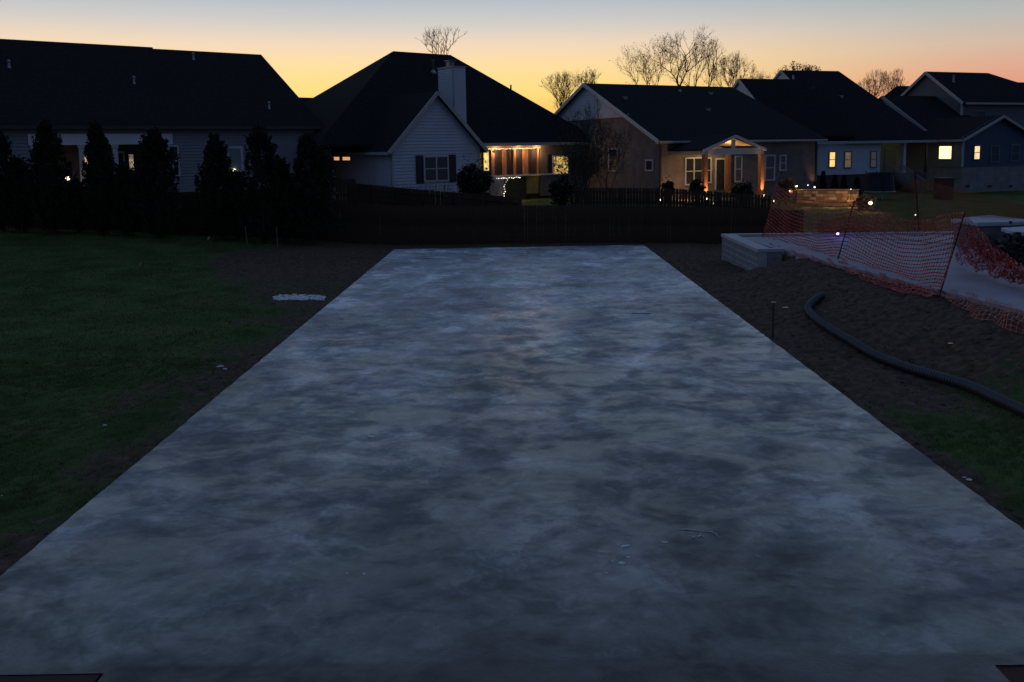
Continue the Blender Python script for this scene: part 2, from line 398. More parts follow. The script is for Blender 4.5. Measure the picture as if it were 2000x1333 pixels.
    l.new(h, bp.inputs['Height']); l.new(bp.outputs[0], b.inputs['Normal'])
    return M
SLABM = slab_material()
mb = MB()
K = 160
def wobl(i, s): return .016 * mnoise.noise(Vector((i * .31, s, 0))) + .02 * mnoise.noise(Vector((i * .9, s, 4)))
rows = []
for i in range(K + 1):
    y = SY0 + (P_fl.y - SY0) * i / K
    xl = slab_l(y) + wobl(i, 1); xr = slab_r(y) + wobl(i, 9)
    yr = SY0 + (P_fr.y - SY0) * i / K
    row = []
    for j in range(41):
        u = j / 40
        x = xl + (xr - xl) * u; yy = y + (yr - y) * u
        z = .004 * mnoise.noise(Vector((x * .7, yy * .7, 0)))
        row.append((x, yy, z))
    rows.append(row)
o = 0
vs = [p for r_ in rows for p in r_]
fs = [(i * 41 + j, i * 41 + j + 1, (i + 1) * 41 + j + 1, (i + 1) * 41 + j) for i in range(K) for j in range(40)]
bord = [j for j in range(41)] + [i * 41 + 40 for i in range(1, K + 1)] + [K * 41 + j for j in range(39, -1, -1)] + [i * 41 for i in range(K - 1, 0, -1)]
nb = len(vs)
cx_, cy_ = 0, 18
for k in bord: x, y, z = vs[k]; vs.append((x, y, -.2))
fs += [(bord[k], nb + k, nb + (k + 1) % len(bord), bord[(k + 1) % len(bord)]) for k in range(len(bord))]
mb.add(vs, fs)
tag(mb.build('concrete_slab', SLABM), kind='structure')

# near apron: a slightly lower, darker strip and the red boards at its corners
mb = MB()
ax0 = G(200, 1320).x; ax1 = G(1942, 1300).x; 
top = []
for i in range(41):
    x = ax0 + (ax1 - ax0) * i / 40
    top.append((x, AY + .02 * mnoise.noise(Vector((x * 1.9, 3, 0))), .004))
RY = G(1965, 1300).y
mb.prism([(ax0, SY0 - 2.2, .004), (ax1, SY0 - 2.2, .004), (ax1, RY, .004)] + ([(9, RY, .004), (9, SY0 + .02, .004), (ax1, SY0 + .02, .004)] if RY < SY0 else []) + top[::-1], .25)
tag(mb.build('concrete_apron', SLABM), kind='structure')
RB = mat('dark_red_board', (.060, .010, .010), .8, .4, 3, .002, 30)
for (x0_, x1_, yy, lab) in ((-9, ax0 - .03, SY0 - .006, 'dark red painted board along the near left corner of the slab'),
                            (ax1 + .01, 9, min(RY, SY0) - .006, 'very dark red board along the near right corner of the slab')):
    Yt = yy
    mb = MB(); mb.box(x0_, x1_, Yt - .24, Yt, -.2, -.006); mb.box(x0_, x1_, Yt - .5, Yt - .26, -.2, -.04)
    tag(mb.build('edge_board', RB), lab, 'board')

# ------------------------------------------------------------------ grass and clods
def blades(nb_, xr_, yr_, hgt, wid, keep):
    x = rng.uniform(*xr_, nb_); y = rng.uniform(*yr_, nb_)
    k = keep(x, y); x = x[k]; y = y[k]; n_ = len(x)
    z = ground_z(x, y) - .01
    h = hgt * rng.uniform(.5, 1.25, n_); w = wid * rng.uniform(.6, 1.4, n_); a_ = rng.uniform(0, 2 * np.pi, n_)
    lx = rng.normal(0, .5, n_) * h; ly = rng.normal(0, .5, n_) * h
    dx = np.cos(a_) * w; dy = np.sin(a_) * w
    v = np.empty((n_, 3, 3)); v[:, 0] = np.stack([x - dx, y - dy, z], 1); v[:, 1] = np.stack([x + dx, y + dy, z], 1)
    v[:, 2] = np.stack([x + lx, y + ly, z + h], 1)
    return v.reshape(-1, 3)
def gkeep(x, y):
    dm = dirt_mask(x, y); clump = .5 + .5 * np.sin(x * 1.7 + 2 * np.sin(y * .9)) * np.sin(y * 1.3 + x * .4)
    p = (1 - dm) ** 1.5 * (.55 + .45 * clump) + .06 * (dm < .97)
    onslab = (y > SY0) & (y < 33) & (x > slab_l(y) - .03) & (x < slab_r(y) + .03)
    fr = np.abs(x) < (.66 * y + 2.0)
    return (rng.uniform(0, 1, len(x)) < p) & ~onslab & fr
V = np.concatenate([
    blades(330000, (-11, -4.5), (5, 16), .045, .0035, gkeep),
    blades(160000, (4.5, 10), (6, 14.5), .05, .004, gkeep),
    blades(260000, (-24, -5), (14, 35), .055, .009, gkeep)])
GM = mat('grass_blade', (.125, .205, .058), .7, .5, .6, spec=.2, col2=(.095, .110, .042))
tag(link('grass', np_mesh('grass', V, np.arange(len(V)).reshape(-1, 3), GM)), 'short dark green lawn grass beside the concrete slab', 'grass', kind='stuff')
# clods
CL = mat('soil_clod', (.11, .078, .058), .95, .5, 6)
cv = []; cf = []
def clods(nn_, xr_, yr_, smin, smax, cond):
    global cv, cf
    x = rng.uniform(*xr_, nn_); y = rng.uniform(*yr_, nn_); ok = cond(x, y); x = x[ok]; y = y[ok]
    z = ground_z(x, y)
    base = np.array([(1, 0, 0), (-.5, .87, 0), (-.5, -.87, 0), (0, 0, .8), (.35, .6, .5), (-.7, 0, .45), (.35, -.6, .5)])
    fb = np.array([(0, 4, 6), (6, 4, 3), (4, 1, 5), (4, 5, 3), (5, 2, 6), (5, 6, 3), (0, 1, 4), (1, 2, 5), (2, 0, 6)])
    for i in range(len(x)):
        s = rng.uniform(smin, smax) * (1 if rng.random() < .93 else 1.8); a_ = rng.uniform(0, 6.28); c_, s_ = math.cos(a_), math.sin(a_)
        bb = base * (1 + rng.uniform(-.3, .3, base.shape)) * s
        o_ = len(cv) * 7
        cv.append(np.stack([bb[:, 0] * c_ - bb[:, 1] * s_ + x[i], bb[:, 0] * s_ + bb[:, 1] * c_ + y[i], bb[:, 2] + z[i] - .004], 1)); cf.append(fb + o_)
def ccond(x, y):
    on = (y > SY0) & (y < 33.5) & (x > slab_l(y) - .05) & (x < slab_r(y) + .05)
    pat = (x > edge_x(y) - .05) & (y < 29.5)
    return (rng.uniform(0, 1, len(x)) < dirt_mask(x, y) ** 2) & ~on & ~pat & (np.abs(x) < .66 * y + 1)
clods(5200, (5, 11), (8, 30), .012, .035, ccond)
clods(2600, (-12, -4.8), (12, 35), .012, .035, ccond)
clods(900, (-5, 10), (31, 35), .015, .04, ccond)
clods(900, (-7, -4.9), (5, 14), .01, .025, ccond)
def rim(x, y): return (y > SY0) & (y < 33) & ((np.abs(x - slab_l(y)) < .13) | (np.abs(x - slab_r(y)) < .13))
clods(60000, (-5.4, 5.8), (5.9, 33), .006, .026, rim)
tag(link('soil_clods', np_mesh('soil_clods', np.concatenate(cv), np.concatenate(cf), CL)), 'loose clods of bare soil scattered on the graded dirt', 'soil', kind='stuff')

# ------------------------------------------------------------------ houses
class Frame:
    """local axes: u along the facade (to the right and away), v into the house, z up; origin on the facade at z = 0"""
    def __init__(s, px, Y, yaw):
        s.a = R(yaw); s.t = Vector((math.cos(s.a), math.sin(s.a), 0)); s.n = Vector((-math.sin(s.a), math.cos(s.a), 0))
        d = ray(px, 285); k = Y / d.y; s.o = Vector((d.x * k, Y, 0))
    def front(s, px, py, v=0.0):
        d = ray(px, py); k = (s.o + s.n * v - C0).dot(s.n) / d.dot(s.n); p = C0 + d * k
        return ((p - s.o).dot(s.t), p.z)
    def side(s, px, py, u=0.0):
        d = ray(px, py); k = (s.o + s.t * u - C0).dot(s.t) / d.dot(s.t); p = C0 + d * k
        return ((p - s.o).dot(s.n), p.z)
    def w(s, u, v, z): return s.o + s.t * u + s.n * v + Vector((0, 0, z))
    def root(s, name, **k): return empty(name, s.o, s.a, **k)
def PF(v0): return lambda q, z, o: (q, v0 - o, z)              # wall facing the camera side
def PS(u0): return lambda q, z, o: (u0 - o, q, z)              # wall facing left (normal -u)
def wbox(mb, P, s0, s1, z0, z1, o0, o1):
    mb.hexa([P(s0, z0, o1), P(s1, z0, o1), P(s1, z0, o0), P(s0, z0, o0), P(s0, z1, o1), P(s1, z1, o1), P(s1, z1, o0), P(s0, z1, o0)])
def clipx(poly, z):
    xs_ = []
    for i in range(len(poly)):
        (a, za), (b_, zb) = poly[i], poly[(i + 1) % len(poly)]
        if (za - z) * (zb - z) <= 0 and za != zb: xs_.append(a + (b_ - a) * (z - za) / (zb - za))
    return (min(xs_), max(xs_)) if len(xs_) >= 2 else None
def wall(mb, P, poly, lap=0.0, th=.15):
    """solid wall from a convex (s, z) outline; lap > 0 adds lapped boards over it"""
    mb.prism([P(q, z, 0) for q, z in poly], 1, Vector(P(0, 0, -th)) - Vector(P(0, 0, 0)))
    if lap:
        z = min(p[1] for p in poly) + 1e-3; zt = max(p[1] for p in poly) - 1e-3
        while z < zt:
            z2 = min(z + lap, zt); a = clipx(poly, z); b_ = clipx(poly, z2)
            if a and b_ and a[1] - a[0] > .02:
                mb.add([P(a[0], z, .045), P(a[1], z, .045), P(b_[1], z2, .004), P(b_[0], z2, .004), P(a[0], z, .001), P(a[1], z, .001)],
                       [(0, 1, 2, 3), (4, 5, 1, 0)])
            z = z2
def window(root, P, s0, s1, z0, z1, nx_=1, nz_=2, pane=None, frame=None, fw=.09, shutters=False, label=None, blind=None):
    mb = MB(); o1 = .095
    wbox(mb, P, s0, s1, z1 - fw, z1, .005, o1); wbox(mb, P, s0, s1, z0, z0 + fw, .005, o1 + .02)
    for i in range(nx_ + 1):
        c_ = s0 + fw / 2 + (s1 - s0 - fw) * i / nx_; wbox(mb, P, c_ - fw / 2, c_ + fw / 2, z0 + fw, z1 - fw, .005, o1 - .004)
    for j in range(1, nz_):
        c_ = z0 + (z1 - z0) * j / nz_; wbox(mb, P, s0 + fw, s1 - fw, c_ - fw * .3, c_ + fw * .3, .005, o1 - .010)
    w_ = mb.build('window', frame or TRIM(), root)
    if label: w_['label'] = label
    mb = MB(); wbox(mb, P, s0 + fw * .5, s1 - fw * .5, z0 + fw * .5, z1 - fw * .5, .006, .058); mb.build('pane', pane or GLASS(), w_)
    if shutters:
        for (a, b_) in ((s0 - .52, s0 - .04), (s1 + .04, s1 + .52)):
            mb = MB(); wbox(mb, P, a, b_, z0 - .08, z1 + .04, .03, .055)
            wbox(mb, P, a, a + .05, z0 - .08, z1 + .04, .055, .075); wbox(mb, P, b_ - .05, b_, z0 - .08, z1 + .04, .055, .075)
            k = int((z1 - z0) / .09)
            for j in range(k):
                z = z0 - .06 + (z1 - z0 + .08) * j / k
                mb.hexa([P(a + .05, z, .07), P(b_ - .05, z, .07), P(b_ - .05, z, .06), P(a + .05, z, .06), P(a + .05, z + .07, .06), P(b_ - .05, z + .07, .06), P(b_ - .05, z + .07, .052), P(a + .05, z + .07, .052)])
            mb.build('shutter', mat('black_shutter', (.015, .015, .018), .5, .2, 3), root)
    return w_
def gable_roof_u(mb, u0, u1, v0, v1, ze, zr, hl=0, hr=0, th=.18, vr=None):
    """ridge along u; hl / hr > 0 hips the left / right end in by that much"""
    vm = (v0 + v1) / 2 if vr is None else vr
    A, B, C, D = (u0, v0, ze), (u1, v0, ze), (u1, v1, ze), (u0, v1, ze); Lr, Rr = (u0 + hl, vm, zr), (u1 - hr, vm, zr)
    mb.prism([A, B, Rr, Lr], th); mb.prism([C, D, Lr, Rr], th)
    if hl: mb.prism([D, A, Lr], th)
    if hr: mb.prism([B, C, Rr], th)
def gable_roof_v(mb, u0, u1, v0, v1, ze, zr, th=.18, ur=None, zl=None):
    um = (u0 + u1) / 2 if ur is None else ur
    mb.prism([(u0, v0, ze), (um, v0, zr), (um, v1, zr), (u0, v1, ze)], th)
    mb.prism([(um, v0, zr), (u1, v0, zl if zl is not None else ze), (u1, v1, zl if zl is not None else ze), (um, v1, zr)], th)
def rake(mb, p, q, w=.05, h=.24):
    mb.bar(p, q, w, h)
def vent(root, p, h=.45, r=.05, cap=True):
    mb = MB(); x, y, z = p; mb.tube([(x, y, z - .5), (x, y, z + h)], r, 8)
    mb.tube([(x, y, z - .10), (x, y, z + .08)], [r * 2.4, r * 1.05], 8)
    if cap: mb.tube([(x, y, z + h), (x, y, z + h + .03), (x, y, z + h + .11)], [r * 1.8, r * 1.8, r * .5], 8)
    mb.build('roof_vent', METAL(), root, True)
def boxvent(root, p, s=.17):
    mb = MB(); x, y, z = p; mb.box(x - s, x + s, y - s, y + s, z - .1, z + .10); mb.box(x - s * 1.25, x + s * 1.25, y - s * 1.25, y + s * 1.25, z + .11, z + .14)
    mb.build('roof_vent', METAL(), root)
def on_plane(fr, px, py, poly):
    """local point where the pixel's ray meets the plane of a roof polygon"""
    P = [fr.w(*p) for p in poly[:3]]; nrm = (P[1] - P[0]).cross(P[2] - P[0]); d = ray(px, py)
    q = C0 + d * ((P[0] - C0).dot(nrm) / d.dot(nrm)) - fr.o
    return (q.dot(fr.t), q.dot(fr.n), q.z)

# ---- house 1: the long dark roof at the left
F1 = Frame(0, 40, 36)
h1 = F1.root('house', label='long single storey house with huge dark roof behind the evergreens at left', cat='house')
ze1 = F1.front(300, 245, -.4)[1]; uR = F1.front(633, 250, -.4)[0]
vr1 = 8.0
zr1 = F1.front(250, 90, vr1)[1]; zr1b = F1.front(400, 101, vr1)[1]; us = F1.front(298, 96, vr1)[0]; ue = F1.front(510, 108, vr1)[0]
print('h1', ze1, zr1, zr1b, us, ue, uR)
mb = MB()
gable_roof_u(mb, -9, us, -.4, 2 * vr1 + .4, ze1, zr1)
gable_roof_u(mb, us + .002, uR, -.4, 2 * vr1 + .4, ze1, zr1b, 0, uR - ue)
mb.build('roof', SHINGLE2(), h1)
RP1 = [(0, -.4, ze1), (8, -.4, ze1), (8, vr1, zr1)]
zb1 = 1.9
pz = F1.front(200, 283)[1]                       # underside of the white beam of the recessed porch
u_a = F1.front(60, 283)[0]; u_b = F1.front(333, 283)[0]
mb = MB(); P = PF(0.0)
wall(mb, P, [(-8.6, zb1), (u_a, zb1), (u_a, ze1 + .02), (-8.6, ze1 + .02)], .17)
wall(mb, P, [(u_b, zb1), (uR - .4, zb1), (uR - .4, ze1 + .02), (u_b, ze1 + .02)], .17)
wall(mb, P, [(u_a + .01, F1.front(200, 262)[1]), (u_b - .01, F1.front(200, 262)[1]), (u_b - .01, ze1 + .02), (u_a + .01, ze1 + .02)], .17)
Pr = lambda q, z, o: (uR - .4 + o, q, z)
wall(mb, Pr, [(.16, zb1), (2 * vr1, zb1), (2 * vr1, ze1), (.16, ze1)], .17)
mb.build('wall', mat('slate_siding', (.25, .27, .31), .7, .12, 1.2), h1)
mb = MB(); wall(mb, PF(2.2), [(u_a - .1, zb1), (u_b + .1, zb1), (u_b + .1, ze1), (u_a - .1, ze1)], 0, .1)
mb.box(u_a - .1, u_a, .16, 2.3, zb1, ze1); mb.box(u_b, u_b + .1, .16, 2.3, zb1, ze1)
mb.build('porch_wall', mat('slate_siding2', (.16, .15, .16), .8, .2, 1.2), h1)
mb = MB(); mb.box(u_a, u_b, .17, 2.2, pz + .3, pz + .38); mb.build('porch_ceiling', mat('porch_ceiling_dim', (.3, .3, .3), .8), h1)
mb = MB(); mb.box(u_a - .1, u_b + .1, -.10, .08, pz, F1.front(200, 262)[1]); mb.build('porch_beam', mat('white_beam', (.72, .78, .86), .6, .08, 2), h1)
for px in (66, 158, 224, 326):
    u = F1.front(px, 283)[0]; mb = MB(); mb.box(u - .12, u + .12, -.06, .06, zb1, pz - .002); mb.box(u - .16, u + .16, -.1, .1, pz - .16, pz - .003)
    mb.build('porch_post', TRIM(), h1)
def w1(P, fn, x0, x1, y0, y1, root, **k):
    s0, z1 = fn(x0, y0); s1, z0 = fn(x1, y1); return window(root, P, min(s0, s1), max(s0, s1), min(z0, z1), max(z0, z1), **k)
w1(PF(2.2), lambda a, b_: F1.front(a, b_, 2.2), 160, 176, 303, 340, h1, pane=emat('lit_window_lamp', (1, .68, .35), .9, (.10, .06, .04), 3), frame=TRIM(), label='lit window in the recessed porch')
w1(PF(2.2), lambda a, b_: F1.front(a, b_, 2.2), 247, 266, 299, 347, h1, pane=emat('lit_door_pane', (.75, .55, .33), .65, (.05, .04, .04), 1.6), frame=DARKM(), nz_=1, label='half lit narrow door window')
w1(PF(2.2), lambda a, b_: F1.front(a, b_, 2.2), 226, 246, 296, 350, h1, nz_=1, label='dark door beside the lit one')
w1(PF(0), F1.front, 333, 352, 284, 345, h1, label='narrow window beside the porch')
w1(PF(0), F1.front, 440, 476, 286, 336, h1, fw=.15, nz_=1, pane=mat('drawn_blind', (.22, .25, .28), .7, .1, 2), label='white framed window with a drawn blind')
mb = MB(); mb.box(-9, uR, -.52, -.42, ze1 - .2, ze1 - .02); mb.build('gutter', mat('dark_gutter', (.05, .05, .055), .5), h1)
mb = MB(); mb.box(-8.6, uR, -.38, -.01, ze1 - .16, ze1 - .13); mb.build('soffit', mat('soffit_grey', (.3, .3, .3), .8), h1)
for px, py in ((18, 132), (262, 163), (378, 116), (526, 212)): vent(h1, on_plane(F1, px, py, RP1), .3)

# ---- house 2: gable wing with chimney, screened porch with string lights
F2 = Frame(765, 47, 37)
h2 = F2.root('house', label='white sided house with tall chimney, steep gable and porch hung with string lights', cat='house')
uG = F2.front(935, 280)[0]; zl2 = F2.front(765, 283)[1]; apx = F2.front(849, 178); 
zb2 = .7
um = apx[0]; za = apx[1]; zeG = (F2.front(765, 283)[1] + F2.front(935, 279)[1]) / 2
print('h2', uG, zl2, apx, zeG)
o_ = .35; sl = (za - zeG) / (um + 1e-6)
VR = 10.0                                            # main ridge depth
zr2 = F2.front(824, 104, VR)[1]; ur_l = F2.front(768, 100, VR)[0]; ur_r = F2.front(880, 108, VR)[0]
v0m = 2.6; v1m = 2 * VR - v0m
uEr = F2.front(1178, 278, v0m - .4)[0]
ze2 = F2.front(1010, 278.5, v0m - .4)[1]
zsw = F2.side(650, 192, 4)[1]
print('h2 main', zr2, ur_l, ur_r, uEr, ze2)
mb = MB()
A = (-3.6, v0m - .4, ze2); B = (uEr, v0m - .4, ze2); C = (uEr, v1m, ze2); D = (-3.6, v1m, ze2); Lr = (ur_l, VR, zr2); Rr = (ur_r, VR, zr2)
for poly in ([A, B, Rr, Lr], [B, C, Rr], [C, D, Lr, Rr], [D, A, Lr]): mb.prism(poly, .18)
RM2 = [A, B, Rr]
mb.build('roof', SHINGLE(), h2)
mb = MB()
gable_roof_v(mb, -.4, uG + .4, -o_, VR, zeG - .4 * sl, za, .18, um)
mb.prism([(-.4, VR, zeG - .4 * sl), (um, VR, za), (um, 13.5, za), (-.4, 13.5, zeG - .4 * sl)], .18)
mb.build('wing_roof', SHINGLE(), h2)
uW, zW = F2.front(618, 191.5, 15)
mb = MB(); gable_roof_u(mb, uW - 6, uW + 6, 10, 20, ze2, zW); mb.build('rear_roof', SHINGLE(), h2)
mb = MB(); P = PF(0.0)
wall(mb, P, [(0, zb2), (uG, zb2), (uG, zeG), (um, za - .05), (0, zeG)], .19)
wall(mb, PS(0.0), [(.16, zb2), (13, zb2), (13, zeG - .05), (.16, zeG - .05)], .16)
wall(mb, lambda q, z, o: (uG + o, q, z), [(.16, zb2), (v0m, zb2), (v0m, zeG - .1), (.16, zeG - .1)], .16)
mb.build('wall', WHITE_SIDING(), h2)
mb = MB(); wall(mb, PF(v0m + 2.6), [(uG - 1, zb2), (uEr - .4, zb2), (uEr - .4, ze2), (uG - 1, ze2)], .0)
wall(mb, lambda q, z, o: (uEr - .4 + o, q, z), [(v0m, zb2), (v1m - .5, zb2), (v1m - .5, ze2), (v0m, ze2)], .0)
mb.build('rear_wall', mat('tan_siding', (.30, .24, .18), .7, .15, 2), h2)
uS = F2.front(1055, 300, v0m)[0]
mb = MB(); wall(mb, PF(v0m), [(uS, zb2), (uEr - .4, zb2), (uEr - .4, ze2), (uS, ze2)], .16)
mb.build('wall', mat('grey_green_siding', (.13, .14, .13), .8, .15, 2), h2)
mb = MB()
for s_ in (-1, 1):
    a = (um, -o_ - .03, za - .10); b_ = ((-.4 if s_ < 0 else uG + .4), -o_ - .03, zeG - .4 * sl - .10); rake(mb, b_, a, .05, .22)
    for k, side_ in ((0, 0),): pass
mb.box(-.45, -.36, -o_, 6.5, zeG - .4 * sl - .20, zeG - .4 * sl - .03)
mb.box(-.05, .05, -.05, .05, zb2, zeG - .2); mb.box(uG - .05, uG + .06, -.05, .05, zb2, zeG - .2)
mb.build('trim', mat('grey_trim', (.42, .42, .43), .5, .1, 2), h2)
mb = MB(); mb.box(uG + .42, uEr, v0m - .52, v0m - .42, ze2 - .2, ze2 - .02); mb.box(uG + .1, uEr, v0m - .41, v0m - .01, ze2 - .2, ze2 - .17)
mb.build('gutter', mat('grey_trim', (.42, .42, .43)), h2)
w1(PF(0), F2.front, 826, 876, 305, 354, h2, nx_=2, shutters=True, pane=mat('window_pane_night', (.07, .085, .09), .35, .15, 1), label='double window with black shutters under the gable')
for x0, x1 in ((653, 666), (670, 687)): w1(PS(0), F2.side, x0, x1, 305.5, 315, h2, nz_=1, fw=.05, pane=ORWIN(), frame=DARKM(), label='small high window glowing orange')
# chimney
cvv = 3.2
uc0 = F2.front(887, 180, cvv)[0]; uc1 = F2.front(909.5, 180, cvv)[0]
vb = F2.side(857, 180, uc0)[0]; zt2 = F2.front(887, 131, cvv)[1]
print('chimney', uc0, uc1, vb, zt2)
mb = MB(); wall(mb, PF(cvv), [(uc0, ze2), (uc1, ze2), (uc1, zt2), (uc0, zt2)], .16, .1)
wall(mb, PS(uc0), [(cvv + .11, ze2), (vb, ze2), (vb, zt2), (cvv + .11, zt2)], .16, .1)
mb.box(uc0 + .11, uc1, vb - .1, vb, ze2, zt2); mb.box(uc1 - .1, uc1, cvv + .11, vb - .11, ze2, zt2)
ch = mb.build('chimney', WHITE_SIDING(), h2)
mb = MB(); mb.box(uc0 - .06, uc1 + .06, cvv - .06, vb + .06, zt2 + .002, zt2 + .07); mb.build('chimney_cap', METAL(), ch)
cu, cvm = uc0 + .35, (cvv + vb) / 2; mb = MB(); mb.box(cu - .2, cu + .2, cvm - .2, cvm + .2, zt2 + .09, zt2 + .42); mb.box(cu - .28, cu + .28, cvm - .28, cvm + .28, zt2 + .44, zt2 + .50)
mb.build('flue', mat('flue_metal', (.2, .2, .22), .4, .2, 3, metal=.7), ch)
pv = on_plane(F2, 846, 140, RM2)
mb = MB(); mb.tube([(pv[0], pv[1], pv[2] - .2), (pv[0], pv[1], pv[2] + .75), (pv[0], pv[1], pv[2] + .8)], [.07, .07, .12], 8); mb.tube([(pv[0], pv[1], pv[2] - .2), (pv[0], pv[1], pv[2] + .1)], [.3, .1], 8); mb.build('flue_pipe', METAL(), h2, True)
pv = on_plane(F2, 998, 187, [B, C, Rr]); 
mb = MB(); mb.tube([(pv[0], pv[1], pv[2] - .3), (pv[0], pv[1], pv[2] + .75), (pv[0], pv[1], pv[2] + .77)], [.06, .06, .10], 8); mb.tube([(pv[0], pv[1], pv[2] - .2), (pv[0], pv[1], pv[2] + .1)], [.22, .08], 8); mb.build('flue_pipe', METAL(), h2, True)
vent(h2, on_plane(F2, 705, 232, [(-.4, 0, zeG - .4 * sl), (-.4, 5, zeG - .4 * sl), (um, 0, za)]), .3)
# screened porch
Pv = PF(v0m)
zrail = F2.front(1000, 342, v0m)[1]; ztop = F2.front(1000, 291, v0m)[1]
GOLD = mat('warm_painted_post', (.45, .24, .13), .6, .35, 5)
SCREEN = mat('porch_screen', (.035, .032, .035), .7, .3, 8)
mb = MB(); uP0 = uG + .02
mb.box(uP0, uS, v0m - .06, v0m + .06, ztop, ze2 - .22); mb.build('porch_header', mat('porch_header', (.32, .28, .25), .7, .15, 3), h2)
mb = MB(); mb.box(uP0, uS + 1.0, v0m - .12, v0m + .10, zrail - .10, zrail); mb.build('porch_rail', TRIM(), h2)
for px, wd in ((938, .10), (962, .26), (985, .30), (1005, .18), (1026, .42), (1050, .10)):
    u = F2.front(px, 320, v0m)[0]; mb = MB(); mb.box(u - wd / 2, u + wd / 2, v0m - .05, v0m + .05, zrail + .002, ztop - .002); mb.build('porch_post', GOLD, h2)
pxs = [938, 962, 985, 1005, 1026, 1050]
for a_, b_ in zip(pxs[1:-1], pxs[2:]):
    u0_, u1_ = F2.front(a_, 320, v0m)[0] + .14, F2.front(b_, 320, v0m)[0] - .1
    mb = MB(); mb.box(u0_, u1_, v0m + .06, v0m + .075, zrail + .01, ztop - .01); mb.box((u0_ + u1_) / 2 - .02, (u0_ + u1_) / 2 + .02, v0m + .04, v0m + .058, zrail + .01, ztop - .01); mb.build('porch_screen', SCREEN, h2)
w1(PF(v0m + 2.58), lambda a, b_: F2.front(a, b_, v0m + 2.58), 941, 956, 294, 336, h2, nz_=1, pane=emat('porch_window', (1, .72, .25), 1.3, (.55, .42, .10), 4), label='yellow lit window deep in the porch')
w1(PF(v0m), lambda a, b_: F2.front(a, b_, v0m), 1078, 1110, 304, 341, h2, nx_=1, pane=emat('lit_window_foliage', (.95, .60, .14), .85, (.05, .05, .02), 5), label='yellow lit window half hidden by foliage')
u0_, z_ = F2.front(1069, 302, v0m); mb = MB(); wbox(mb, PF(v0m), F2.front(1069, 302, v0m)[0], F2.front(1076, 302, v0m)[0], F2.front(1075, 342, v0m)[1], z_, .03, .07); mb.build('shutter', mat('black_shutter', (.015,) * 3), h2)
mb = MB(); zf = F2.front(1000, 386, v0m)[1]
ud = F2.front(989, 360, v0m)[0]; ue_ = F2.front(1032, 360, v0m)[0]; uf = F2.front(1073, 360, v0m)[0]
mb.box(uP0, ud, v0m, v0m + .1, .4, zrail - .102); mb.build('skirt_panel', mat('pale_skirt', (.30, .28, .27), .8, .2, 3), h2)
mb = MB(); mb.box(ud + .01, ue_, v0m + .25, v0m + .35, .4, zrail - .105); mb.build('skirt_panel', mat('olive_panel', (.07, .08, .03), .8, .4, 4), h2)
mb = MB(); mb.box(ue_ + .01, uf, v0m + .2, v0m + .3, F2.front(1050, 378, v0m)[1], zrail - .105); mb.build('skirt_panel', mat('ochre_panel', (.50, .37, .12), .8, .4, 4), h2)
# warm porch light
u, v = F2.front(975, 300, v0m + .9)[0], v0m + .9
for k, px in enumerate((955, 1000, 1035)):
    u = F2.front(px, 300, v0m + .7)[0]; lamp('porch_lamp', (u, v0m - .35, ztop - .16), (1, .50, .22), 38, h2, .05)
u = F2.front(1050, 352, v0m)[0]; lamp('deck_lamp', (u, v0m - .5, zrail - .25), (1, .72, .25), .5, h2, .05)
def string_lights(name, label, pts, nbulb, r, mcol, fr=None, jitter=.02, group=None):
    root = empty(name, pts[0], label=label, cat='string lights', group=group)
    p0 = Vector(pts[0]); P = [Vector(p) - p0 for p in pts]
    mb = MB(); mb.tube(P, .008, 4); mb.build('cord', DARKM(), root)
    seg = [(P[i + 1] - P[i]).length for i in range(len(P) - 1)]; tot = sum(seg)
    bm_ = MB(); bm_.ball((0, 0, 0), 1, 6, 4); bme = bm_.mesh('bulb', mcol)
    for k in range(nbulb):
        d = tot * (k + .5) / nbulb; i = 0
        while i < len(seg) - 1 and d > seg[i]: d -= seg[i]; i += 1
        p = P[i].lerp(P[i + 1], min(1, d / seg[i])) + Vector([random.uniform(-jitter, jitter) for _ in range(3)]) - Vector((0, 0, .02))
        o = link('bulb', bme, root, p); o.scale = [r * random.uniform(.7, 1.3)] * 3
    return root
BW = emat('bulb_warm', (1, .58, .28), 2.6); BC = emat('bulb_cool', (1, .93, .75), 4.0)
zz = ztop + .04
pts = [F2.w(F2.front(px, 293, v0m - .12)[0], v0m - .14, zz - .025 * (i % 2)) for i, px in enumerate(range(934, 1052, 8))]
string_lights('string_lights', 'warm string lights draped along the top of the screened porch', pts, 56, .026, BW)
pts = [F2.w(F2.front(px, 347, v0m - .2)[0], v0m - .2, zrail - .14 - .05 * (i % 2)) for i, px in enumerate(range(968, 1024, 7))]
string_lights('string_lights', 'white icicle lights under the porch rail', pts, 15, .022, BC)
pts = [F2.w(*(lambda q: (q[0], v0m - .22, q[1]))(F2.front(px, py, v0m - .22))) for px, py in ((992, 350), (987, 358), (985, 365), (987, 372), (984, 380), (988, 389))]
string_lights('string_lights', 'white lights wound down the corner post of the deck', pts, 9, .022, BC)
mb = MB(); mb.box(-.06, .06, -.06, .06, 0, 2.4)
u, z = F2.front(988, 387, v0m - .14); dp = mb.build('deck_post', DARKM(), h2); dp.location = (u, v0m - .12, zrail - .1 - 2.4)

